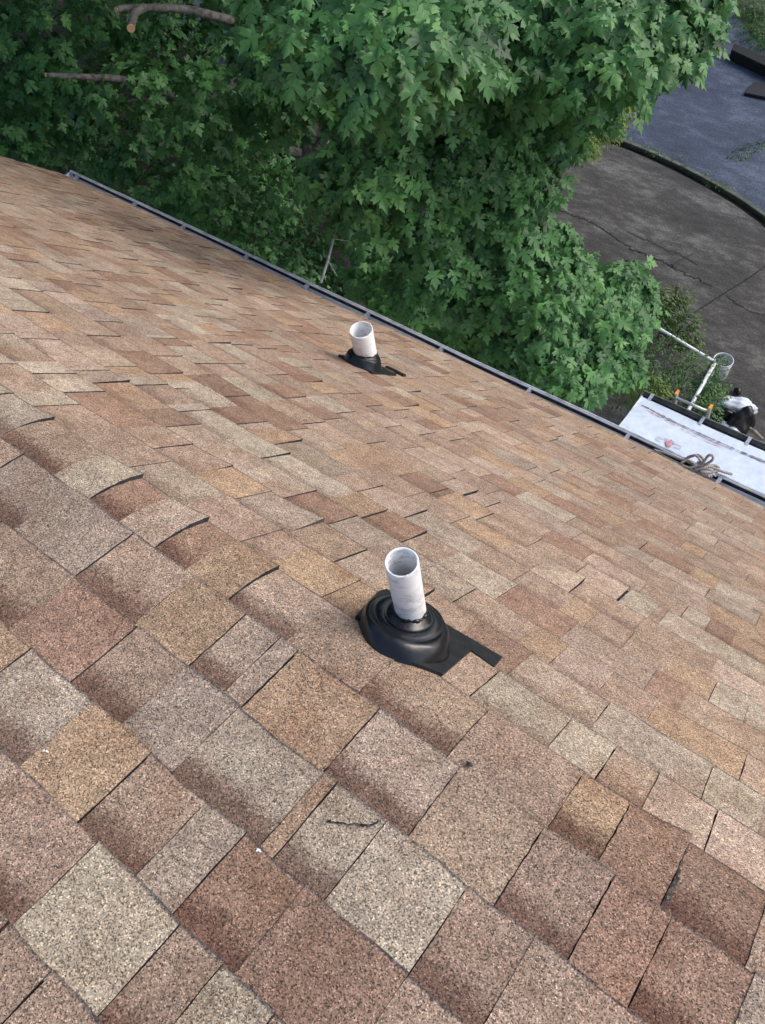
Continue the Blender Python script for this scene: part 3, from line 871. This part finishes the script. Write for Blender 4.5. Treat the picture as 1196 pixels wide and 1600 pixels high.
b = MB(); a_, c_ = at_z(1166, 666, .25), at_z(1192, 686, .14); b.tube([a_, (a_ * .5 + c_ * .5) + np.array([0, 0, .02]), c_], [.025, .03, .024], 10)
tag(b.build('stick', M['stick'], None, True), 'dry grey wooden stick lying beside the black bin bag', 'stick')
b = MB(); a_, c_ = at_z(1149, 607, .13), at_z(1155, 617, .13); b.tube([a_, (a_ + c_) / 2 + np.array([0, 0, .04]), c_], [.02, .06, .03], 10)
tag(b.build('scrap', M['bagblack'], None, True), 'small black scrap lying on the driveway just beyond the white bag', 'scrap')

# black beam and board by the road
def slab(name, pix, z0, h, mat, label, cat):
    P = [at_z(px, py, z0 + h) for px, py in pix]; b = MB(); n_ = len(P)
    b.v = [(p[0], p[1], z0) for p in P] + [tuple(p) for p in P]
    b.f = [tuple(range(n_, 2 * n_)), tuple(range(n_ - 1, -1, -1))] + [(i, (i+1) % n_, (i+1) % n_ + n_, i + n_) for i in range(n_)]
    me = b.mesh(name); bm = bmesh.new(); bm.from_mesh(me); bmesh.ops.recalc_face_normals(bm, faces=bm.faces); bmesh.ops.bevel(bm, geom=bm.edges[:], offset=.015, segments=2, affect='EDGES'); bm.to_mesh(me); bm.free()
    return tag(link(name, me, mat), label, cat)
slab('timber_beam', [(1143, 78), (1148, 67), (1215, 96), (1215, 112)], .006, .22, M['black_timber'], 'long black beam lying on the road beside the grass', 'beam')
slab('board', [(1163, 145), (1178, 127), (1225, 132), (1225, 158)], .006, .06, M['black_board'], 'flat black board lying on the bluish road below the beam', 'board')

# ------------------------------------------------------------------ rope caught in the gutter
def gpt(px, py, dz=0.0): return at_z(px, py, gz + .02 + dz)
b = MB()
def rope(pixs, r=.008, n=10):
    P = np.array(crv([gpt(*p) for p in pixs], n)); b.tube([tuple(p) for p in P], r, 8)
rope([(1022, 703, -.01), (1040, 708, .0), (1060, 716, .01), (1078, 723, .02), (1092, 735, .02)], .007)
rope([(1070, 717, .02), (1090, 711, .05), (1100, 720, .05), (1092, 731, .03), (1112, 720, .1), (1114, 713, .12), (1107, 712, .12), (1096, 727, .06), (1086, 731, .03)], .008)
rope([(1064, 724, .02), (1075, 719, .04), (1086, 727, .04), (1078, 731, .03), (1066, 727, .02)], .0075)
rope([(1090, 722, .04), (1104, 728, .05), (1118, 732, .04), (1130, 737, .02), (1144, 741, .0)], .008)
rope([(1086, 734, .03), (1100, 731, .05), (1116, 727, .04), (1123, 733, .03), (1108, 739, .03), (1094, 736, .03)], .008)
rope([(1075, 714, .03), (1088, 712, .06), (1098, 723, .05), (1112, 729, .04), (1122, 738, .02)], .0075)
rope_o = empty('rope', tuple(gpt(1095, 730))); tag(rope_o, 'tangled grey rope with frayed white end lying over the gutter above the porch', 'rope')
b.build('coil', M['rope'], rope_o, True)
b = MB()
for k in range(9):
    p0 = gpt(1094 + k * 1.2, 735, .02); p1 = gpt(1098 + k * 2.4 + random.uniform(-2, 2), 746 - abs(k - 5) * .7 + random.uniform(-1, 1), .01)
    b.tube([p0, (p0 + p1) / 2 + np.array([0, 0, .015]), p1], [.006, .006, .0025], 6)
b.build('frayed_end', M['ropewhite'], rope_o, True)

# ------------------------------------------------------------------ foliage
MAPLE = np.array([(0, 0), (.10, -.04), (.30, -.10), (.46, -.06), (.30, .08), (.56, .20), (.74, .30), (.58, .37), (.62, .52), (.44, .46), (.22, .37), (.29, .58), (.36, .72), (.19, .72), (.12, .86), (0, 1.05),
                  (-.12, .86), (-.19, .72), (-.36, .72), (-.29, .58), (-.22, .37), (-.44, .46), (-.62, .52), (-.58, .37), (-.74, .30), (-.56, .20), (-.30, .08), (-.46, -.06), (-.30, -.10), (-.10, -.04)])
OVAL = np.array([(0, 0), (.2, .18), (.27, .45), (.17, .8), (0, 1.0), (-.17, .8), (-.27, .45), (-.2, .18)])
def leaves_mesh(name, pos, nrm, tip, size, val, shape, curl=.28):
    """one mesh of many single leaves; every leaf a fan of small faces, cupped and drooping"""
    n_ = len(pos); k = len(shape) + 1
    N_ = nrm / np.linalg.norm(nrm, axis=1)[:, None]
    T = tip - N_ * np.sum(tip * N_, 1)[:, None]; T /= np.linalg.norm(T, axis=1)[:, None] + 1e-9
    S = np.cross(T, N_)
    c = np.array([[0, .33]]); P = np.vstack([c, shape])
    P = P[None] * size[:, None, None] * np.array([.86, 1.0])
    cu = curl * (.5 + rng.random(n_))
    xs = P[:, :, 0]; ys = P[:, :, 1]
    zz = -(cu / size)[:, None] * (ys ** 2) * .6 - (cu * .5 / size)[:, None] * np.abs(xs) * size[:, None] * rng.uniform(-.6, 1.3, n_)[:, None] + np.abs(xs) * rng.uniform(-.75, .5, n_)[:, None]
    V = pos[:, None] + S[:, None] * xs[..., None] + T[:, None] * ys[..., None] + N_[:, None] * zz[..., None]
    m_ = len(shape)
    tri = np.array([(0, 1 + i, 1 + (i + 1) % m_) for i in range(m_)])
    Fc = (np.arange(n_) * k)[:, None, None] + tri[None]
    V = V.reshape(-1, 3); Fc = Fc.reshape(-1)
    me = bpy.data.meshes.new(name)
    me.vertices.add(len(V)); me.vertices.foreach_set('co', V.ravel())
    nf = len(Fc) // 3
    me.loops.add(nf * 3); me.loops.foreach_set('vertex_index', Fc)
    me.polygons.add(nf); me.polygons.foreach_set('loop_start', np.arange(nf) * 3); me.polygons.foreach_set('loop_total', np.full(nf, 3))
    ca = me.color_attributes.new('Col', 'FLOAT_COLOR', 'POINT')
    cv = np.repeat(val, k); cc = np.stack([cv, cv, cv, np.ones_like(cv)], 1); ca.data.foreach_set('color', cc.ravel())
    me.update(); me.validate()
    return me
def unit(v): return v / (np.linalg.norm(v, axis=-1, keepdims=True) + 1e-9)
def bough_leaves(c, rad, n_spray, per, ls, bias, up=.75, spread=.16, axis=None, droop=.75):
    """leaves of one bough: sprays sit on its upper and outer side, each a drooping rosette"""
    c = np.asarray(c, float); rad = np.asarray(rad, float)
    d = unit(rng.normal(size=(n_spray, 3)) + np.asarray(bias) * 1.0)
    rr = rng.uniform(.62, 1.02, (n_spray, 1))
    sp = c + d * rad * rr
    pos = []; nr = []; tp = []; sz = []; vl = []
    for i in range(n_spray):
        m_ = max(3, int(per * rng.uniform(.6, 1.4)))
        out = unit(d[i] * np.array([1, 1, .35]) + rng.normal(0, .25, 3))
        if axis is not None: out = unit(out * .55 + axis * .8)
        side = unit(np.cross(out, [0, 0, 1])); 
        a = rng.uniform(-1, 1, (m_, 1)); b_ = rng.uniform(-.6, 1.1, (m_, 1)); h = rng.normal(0, .25, (m_, 1))
        p = sp[i] + side * a * spread + out * b_ * spread + np.array([0, 0, 1]) * (h * spread * .7 - (a ** 2 + np.maximum(b_, 0) ** 2) * spread * .35)
        nn = unit(out * .55 + np.array([0, 0, up]) + side * a * .35 + rng.normal(0, .26, (m_, 3)))
        tt = out * (.6 + .3 * b_) + side * a * .6 + np.array([0, 0, -droop]) + rng.normal(0, .22, (m_, 3))
        v0 = np.clip(rng.normal(.5, .14), 0, 1)
        pos.append(p); nr.append(nn); tp.append(tt); sz.append(ls * rng.uniform(.5, 1.2, m_)); vl.append(np.clip(v0 + rng.normal(0, .16, m_), 0, 1))
    return pos, nr, tp, sz, vl
def gather(L):
    o = [[], [], [], [], []]
    for t in L:
        for i in range(5): o[i] += t[i]
    return [np.concatenate(x) for x in o]

# --- the big maple: boughs measured off the photo, each at its own distance
BOUGH = [  # px, py, pixel radius, distance, leaf density factor
 (500, 30, 75, 5.0, 1), (585, 75, 95, 4.9, 1.2), (660, 40, 80, 5.3, 1), (560, 0, 90, 5.2, 1), (430, -30, 70, 5.6, .8),
 (720, 70, 70, 5.8, 1), (755, 20, 60, 6.2, 1), (690, 120, 60, 6.2, .9),
 (840, 50, 90, 6.3, 1.2), (905, 70, 95, 6.2, 1.2), (985, 55, 80, 6.5, 1.1), (1055, 55, 52, 6.8, 1), (1075, 5, 50, 7.0, 1), (930, 0, 80, 6.5, 1), (1010, -20, 80, 6.8, 1), (830, 120, 60, 7.0, 1), (900, 130, 60, 7.2, 1), (950, 120, 45, 7.2, 1),
 (770, 150, 55, 7.2, .8), (715, 180, 55, 6.9, .9),
 (530, 275, 48, 6.3, 1.1), (590, 255, 65, 6.2, 1.1), (570, 310, 50, 6.4, 1), (640, 215, 60, 6.6, 1), (650, 280, 65, 6.5, 1), (710, 250, 65, 6.6, 1), (760, 200, 55, 6.9, 1), (780, 270, 60, 6.9, 1.1), (835, 225, 45, 7.2, 1), (870, 205, 34, 7.3, .9), (815, 300, 45, 7.0, 1),
 (655, 345, 55, 6.7, 1), (720, 335, 55, 6.8, 1), (790, 345, 55, 6.9, 1), (680, 400, 60, 6.8, 1), (660, 445, 48, 6.8, 1), (735, 400, 50, 7.1, .9), (800, 410, 60, 7.0, 1), (850, 385, 45, 7.2, 1), (840, 450, 60, 7.1, 1), (785, 470, 50, 7.2, .9), (725, 460, 40, 7.3, .7),
 (880, 430, 45, 7.4, 1), (905, 480, 50, 7.6, 1), (850, 520, 50, 7.3, 1), (810, 530, 40, 7.3, 1), (865, 575, 55, 7.3, 1.1), (910, 545, 50, 7.7, 1), (888, 598, 38, 7.4, 1.1),
 (955, 450, 40, 8.4, 1), (985, 430, 30, 8.6, 1), (960, 500, 45, 8.2, 1), (992, 478, 22, 8.6, .9), (960, 550, 38, 8.2, 1), (928, 580, 32, 7.9, 1), (790, 565, 35, 7.4, .8),
 (590, 150, 45, 7.6, .8), (640, 160, 45, 7.6, .8), (550, 170, 45, 7.8, .7), (430, 110, 50, 7.8, .8), (480, 140, 50, 7.8, .8), (420, 180, 45, 8.3, .7), (390, 60, 50, 8.2, .7),
 (610, 470, 40, 8.2, .7), (580, 420, 40, 8.4, .7), (640, 510, 38, 8.0, .7), (700, 525, 35, 7.8, .7), (560, 360, 35, 8.6, .6), (750, 520, 35, 7.9, .7),
]
LEFT = [(215, 138, 34, 6.6), (330, 185, 40, 7.0), (385, 215, 40, 7.6), (270, 195, 30, 7.2), (300, 130, 30, 6.7), (430, 200, 30, 8.0), (170, 150, 24, 6.7), (440, 300, 34, 8.2), (60, 30, 80, 8.6), (130, 60, 70, 8.6), (70, 110, 70, 8.8), (160, 140, 70, 8.9), (235, 60, 60, 8.8), (310, 60, 60, 9.2), (330, 130, 60, 8.6), (250, 150, 60, 9.4), (40, 180, 70, 9.2), (120, 205, 60, 9.2), (200, 210, 60, 9.2), (285, 215, 60, 9.3), (350, 200, 50, 9.2),
        (220, 265, 50, 9.0), (270, 290, 50, 8.8), (320, 310, 50, 8.8), (370, 265, 50, 9.4), (410, 330, 45, 9.2), (360, 360, 45, 8.9), (430, 260, 40, 9.8), (180, 20, 60, 9.4), (20, 20, 70, 9.5), (290, 5, 60, 9.6), (370, 15, 60, 9.2), (-40, 90, 90, 9), (-60, 200, 90, 9),
        (405, 400, 35, 9.4), (310, 345, 40, 9.4), (460, 420, 30, 9.8)]
SHADE_CANOPY = [(-8.5, 6.5, 12.6, 2.2), (-6.0, 7.2, 13.6, 2.2), (-10.5, 5.6, 12.4, 2.0), (-8.0, 9.2, 13.2, 2.2), (-4.2, 8.2, 13.4, 1.9), (-12, 8.5, 12.4, 2.2), (-6.6, 4.9, 12.6, 1.7), (-9.4, 4.2, 12.2, 1.6), (-12.5, 5, 12.2, 1.8),
          (-5.0, 6.2, 12.3, 1.6), (-7.5, .6, 13.2, 1.6), (-10, .2, 13, 1.8), (-12.5, .2, 12.6, 1.8), (-8.6, -1.4, 13.4, 1.7), (-11.5, -1.8, 13.2, 1.8), (-2.4, 7.4, 13.2, 1.7), (-3, 9.6, 13.6, 2.0), (-6.8, 2.2, 13.2, 1.4), (-15, 5, 13, 2.2), (-15, 2, 13, 2), (-8, 2.6, 12.9, 1.5), (-10.5, 2.2, 12.7, 1.7), (-13, 2.5, 12.4, 1.8), (-6.4, 3.4, 13.0, 1.3), (-13.5, 7, 13.5, 2.2), (-9.5, 7.2, 15, 2.2), (-14.5, 10, 13, 2.2), (-8.5, 12, 13.4, 2.2), (-5.5, 10, 13, 2), (-11, 11, 12.6, 2.2), (-7.2, 6.2, 15, 2.2)]
tree = empty('maple_tree', (-7.0, 6.8, 0)); tag(tree, 'large green maple tree rising past the eave, with sawn-off limb stubs', 'tree')
cl = []
fwd = RM[:, 2]
centers = []
for i, (px, py, pr, d, den) in enumerate(BOUGH):
    c = at_d(px, py, d); r = pr / FPX * d; centers.append((c, r))
    toward = unit(np.array([0, 0, CZ]) - c)
    ns = int(28 * den * (r / .4) ** 1.6) + 7
    ax = c - np.array([-7.0, 6.9, c[2]]); ax = unit(unit(ax) + np.array([.25, -.75, 0]))     # boughs reach out from the trunk, to the light over the roof
    cl.append(bough_leaves(c, (r * .85, r * .85, r * .7), ns, 10, .122, toward * .5 + np.array([0, 0, .6]), .62, .15, ax, 1.0))
for i, (px, py, pr, d) in enumerate(LEFT):
    d *= 1.18; c = at_d(px, py, d); r = pr / FPX * d; centers.append((c, r))
    toward = unit(np.array([0, 0, CZ]) - c)
    cl.append(bough_leaves(c, (r, r, r * .8), int(12 * (r / .4) ** 1.5) + 5, 9, .112, toward * .4 + np.array([0, 0, .3]), .75, .18))
for (x, y, z, r) in SHADE_CANOPY:  # out-of-view upper crown, added to shade the left foliage and roof
    cl.append(bough_leaves((x, y, z), (r, r, r * .55), int(85 * r), 11, .16, (0, 0, .2), .9, .24))
# unseen boughs added above the tree's left side to keep it in shade
for k in range(64):
    x = random.uniform(-13.5, -4.6); y = random.uniform(2.6, 10.5)
    hz = math.hypot(x, y); z = max(9.2, CZ - .30 * hz + .75) + random.uniform(0, .5)
    if y < 3.6: z = max(z, 10.4)
    rr = random.uniform(.8, 1.2)
    cl.append(bough_leaves((x, y, z), (rr, rr, rr * .4), int(80 * rr), 10, .16, (0, 0, .2), .9, .2))
g = gather(cl)
me = leaves_mesh('crown', *g, MAPLE); link('crown', me, M['leaf'], tree)
print('maple leaves', len(g[0]))
b = MB()
tb = Vector((-6.9, 6.9, 0)); 
trunk_pts = [tb, tb + Vector((-.05, -.05, 2)), at_d(500, 300, 10.4), at_d(492, 215, 10.2), at_d(500, 130, 10.2), at_d(520, 20, 10.3), Vector((-7.2, 7.2, 13.5))]
trunk_pts = [Vector(tuple(p)) for p in trunk_pts]
P = crv([np.array(p) for p in trunk_pts], 8); b.tube([tuple(p) for p in P], list(np.linspace(.24, .10, len(P))), 14)
b.build('trunk', M['bark'], tree, True)
M['pale_bark'] = simple('pale_grey_bark', (.20, .20, .19), (.38, .38, .37), 40, .9, 0, .4)
def limb(pts, r0, r1, cut=False, n=8, name='limb'):
    P = crv([np.array(p) for p in pts], n); b = MB(); b.tube([tuple(p) for p in P], list(np.linspace(r0, r1, len(P))), 10)
    o = b.build(name, M['pale_bark'] if name == 'twig' else M['bark'], tree, True)
    if cut:
        e = Vector(tuple(P[-1])); d = (Vector(tuple(P[-1])) - Vector(tuple(P[-2]))).normalized()
        b = MB(); b.tube([e - d * .002, e + d * .004], r1 * .96, 14); b.build('cut_end', M['cutwood'], o)
    return o
limb([at_d(500, 190, 10.1), at_d(430, 90, 9.2), at_d(380, 42, 8.3), at_d(330, 24, 7.9), at_d(285, 14, 7.8), at_d(205, 12, 7.6), at_d(182, 15, 7.5)], .05, .020, True)
limb([at_d(225, 12, 7.66), at_d(210, 22, 7.5), at_d(205, 44, 7.1)], .032, .030, True)
limb([at_d(500, 250, 10.3), at_d(380, 210, 9.6), at_d(290, 165, 8.9), at_d(250, 138, 8.4), at_d(190, 124, 8.0), at_d(130, 120, 7.8), at_d(72, 117, 7.7)], .06, .017, True)
limb([at_d(330, 190, 9.3), at_d(280, 165, 8.8), at_d(245, 150, 8.5), at_d(200, 158, 8.3)], .03, .010)
limb([at_d(498, 160, 10.2), at_d(560, 120, 8.6), at_d(600, 60, 6.6)], .09, .03)
limb([at_d(496, 230, 10.3), at_d(530, 190, 9), at_d(610, 150, 8.0), at_d(605, 140, 7.9)], .06, .03)
limb([at_d(496, 250, 10.3), at_d(640, 300, 8.6), at_d(780, 380, 7.8), at_d(880, 480, 8)], .09, .025)
limb([at_d(500, 200, 10.2), at_d(700, 160, 8.6), at_d(860, 110, 7.4), at_d(1000, 60, 7.2)], .09, .02)
limb([at_d(510, 205, 9.8), at_d(522, 190, 9.5), at_d(528, 175, 9.4)], .045, .03)
# thin bare stick hanging by the gutter
limb([at_d(530, 325, 6.35), at_d(525, 355, 6.3), at_d(517, 390, 6.22), at_d(510, 415, 6.18), at_d(501, 442, 6.15)], .008, .012, False, 8, 'twig')
limb([at_d(521, 373, 6.25), at_d(535, 375, 6.3), at_d(547, 377, 6.35)], .006, .003, False, 6, 'twig')
limb([at_d(512, 405, 6.2), at_d(520, 420, 6.25), at_d(527, 431, 6.3)], .007, .003, False, 6, 'twig')

# --- yellow-green sapling at the kerb, between the maple and the road
sap = at_z(905, 190, .1)
t2 = empty('sapling', (sap[0], sap[1], .1)); tag(t2, 'yellow-green feathery sapling at the kerb below the maple boughs', 'sapling')
cl = []
for (px, py, pr, d) in [(930, 165, 34, 15.5), (965, 172, 24, 15.8), (905, 170, 26, 15.2), (912, 225, 16, 14.6), (945, 195, 22, 15.4), (975, 150, 20, 16), (890, 185, 22, 15)]:
    c = at_d(px, py, d); r = pr / FPX * d
    c[2] = max(c[2], .35)
    cl.append(bough_leaves(c, (r, r, r * .9), 110, 12, .065, (0, 0, .3), .7, .14))
link('crown', leaves_mesh('crown', *gather(cl), OVAL), M['leaf_yellow'], t2)
b = MB(); b.tube([(sap[0], sap[1], .0), (sap[0] - .1, sap[1] + .1, .6), tuple(at_d(935, 165, 15.5))], [.05, .035, .015], 8); b.build('trunk', M['bark'], t2, True)

# --- shrubs by the railing and porch
def shrub(name, label, items, mat, size, shape=OVAL, per=9, dens=1.0, base=None, grp=None):
    q0 = items[0]; c0_ = at_z(q0[0], q0[1], q0[3])
    root = empty(name, (c0_[0], c0_[1], .1)); tag(root, label, 'shrub', grp)
    cl = []; b = MB()
    for (px, py, pr, z) in items:
        c = at_z(px, py, z); d = np.linalg.norm(c - np.array([0, 0, CZ])); r = pr / FPX * d
        cl.append(bough_leaves(c, (r, r, min(r, max(.15, z - .1))), int(40 * dens * (r / .3) ** 1.5) + 8, per, size, (0, 0, .55), .8, .11))
        b.tube([(c[0] * .6 + c0_[0] * .4, c[1] * .6 + c0_[1] * .4, .05), tuple(c)], [.02, .008], 6)
    link('foliage', leaves_mesh('foliage', *gather(cl), shape), mat, root)
    b.build('stem', M['bark'], root, True)
    return root
shrub('shrub', 'mid green shrub with upright tips between the maple and the white pipe rail', [(1045, 485, 28, .7), (1065, 512, 24, .6), (1035, 495, 24, .7), (1080, 528, 16, .55), (1062, 462, 12, .9), (1020, 470, 24, .9)], M['leaf_shrub'], .075)
shrub('shrub', 'dark small-leaved shrub inside the corner of the pipe railing', [(1040, 570, 38, .9), (1070, 590, 30, .8), (1010, 590, 34, .9), (1000, 550, 30, .8), (1050, 615, 30, .8), (1090, 570, 18, .7), (985, 610, 24, .7)], M['leaf_ivy'], .055, OVAL, 8, .8)
shrub('shrub', 'yellowish shrub close against the corner of the porch gutter', [(1015, 605, 18, 1.7), (1000, 615, 12, 1.6), (1030, 612, 14, 1.6)], M['leaf_yellow'], .06)
shrub('shrub', 'leafy green shrub behind the ladder beside the bags', [(1104, 650, 18, .9), (1112, 622, 16, .7), (1103, 612, 16, .8), (1116, 676, 11, .8), (1090, 640, 16, .9), (1128, 600, 10, .5)], M['leaf_ivy'], .07)
# vine on the rails
cl = []
for (a_, e_, n_) in ((rc, ra, 26), (rc, rb, 26)):
    for t in rng.random(n_) ** 1.3:
        p = a_ + (e_ - a_) * t + np.array([rng.normal(0, .06), rng.normal(0, .06), rng.normal(-.03, .05)])
        cl.append(bough_leaves(p, (.09, .09, .09), 3, 5, .05, (0, 0, .6), .9, .06))
cl.append(bough_leaves(bq * np.array([1, 1, 0]) + np.array([-.05, -.02, .44]), (.12, .1, .08), 14, 6, .055, (0, 0, .6), .9, .06))
vine = empty('vine', (rc[0], rc[1], .1)); tag(vine, 'small-leaved green vine climbing over the white rail and into the bucket', 'vine')
link('foliage', leaves_mesh('foliage', *gather(cl), OVAL), M['leaf_ivy'], vine)
b = MB(); pts = [(rc[0] + .03 * math.cos(7 * t), rc[1] + .03 * math.sin(7 * t), .1 + t * (RZ - .05)) for t in np.linspace(0, 1, 40)]
b.tube(pts, .006, 6); b.build('stem', M['bark'], vine, True)

# --- understorey: uncountable dark growth below the maple and woodland behind it
def stuff(name, label, cat, boxes, mat, ls, shape, n_sp, per):
    cl = []
    for (lo, hi, k) in boxes:
        for _ in range(k):
            c = np.array([random.uniform(lo[i], hi[i]) for i in range(3)]); r = random.uniform(.45, .9)
            cl.append(bough_leaves(c, (r, r, r * .7), n_sp, per, ls, (0, -.2, .4), .8, .2))
    o = link(name, leaves_mesh(name, *gather(cl), shape), mat); tag(o, label, cat, None, 'stuff'); return o
stuff('undergrowth', 'dark undergrowth covering the ground beneath the maple and along the house', 'undergrowth',
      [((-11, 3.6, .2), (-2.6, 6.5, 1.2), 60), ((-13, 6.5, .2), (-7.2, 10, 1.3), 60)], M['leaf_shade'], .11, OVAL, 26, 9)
def wood():
    cl = []
    for _ in range(120):
        y = random.uniform(9.5, 17); x = -y * random.uniform(.75, 2.1); z = random.uniform(1, 9.0)
        r = random.uniform(.8, 1.3)
        cl.append(bough_leaves((x, y, z), (r, r, r * .8), 34, 10, .15, (.3, -.4, .3), .75, .26))
    for _ in range(60):
        y = random.uniform(1.0, 8); x = random.uniform(-19, -12.5); z = random.uniform(1, 9.5)
        r = random.uniform(.8, 1.3)
        cl.append(bough_leaves((x, y, z), (r, r, r * .8), 34, 10, .15, (.5, -.2, .3), .75, .26))
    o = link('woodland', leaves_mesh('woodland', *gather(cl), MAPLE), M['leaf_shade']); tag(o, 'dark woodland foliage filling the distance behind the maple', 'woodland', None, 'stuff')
wood()
vg = [tuple(at_z(px, py, 0)[:2]) for px, py in [(1128, -40), (1150, 20), (1172, 52), (1200, 78), (1260, 100), (1330, 60), (1330, -40)]]
tag(sheet('grass_verge', vg, .009, M['verge']), kind='structure')
# weeds along the kerb and on the road
cl = []
for i in range(len(kc)):
    if rng.random() < .28:
        p = off(kc, .1)[i] + rng.normal(0, .05, 2)
        cl.append(bough_leaves((p[0], p[1], .1), (.16, .1, .05), int(rng.integers(3, 9)), 6, .05, (0, 0, .6), 1.0, .07))
for (px, py) in [(1145, 243), (1155, 239), (1165, 236), (1172, 232), (1180, 229), (1188, 225), (1196, 221), (1140, 92), (1132, 90), (1150, 92)]:
    p = at_z(px, py, .03); cl.append(bough_leaves(p, (.18, .08, .05), 6, 6, .055, (0, 0, .6), 1.0, .08))
for (px, py) in [(1180, 55), (1196, 62), (1190, 45), (1205, 76), (1196, 25), (1180, 15), (1165, 10), (1205, 45), (1175, 35)]:
    p = at_z(px, py, .1); cl.append(bough_leaves(p, (.5, .4, .12), 30, 7, .07, (0, 0, .6), 1.0, .12))
o = link('weeds', leaves_mesh('weeds', *gather(cl), OVAL), M['leaf_ivy']); tag(o, 'low weeds growing along the kerb and in the road edge', 'weeds', None, 'stuff')
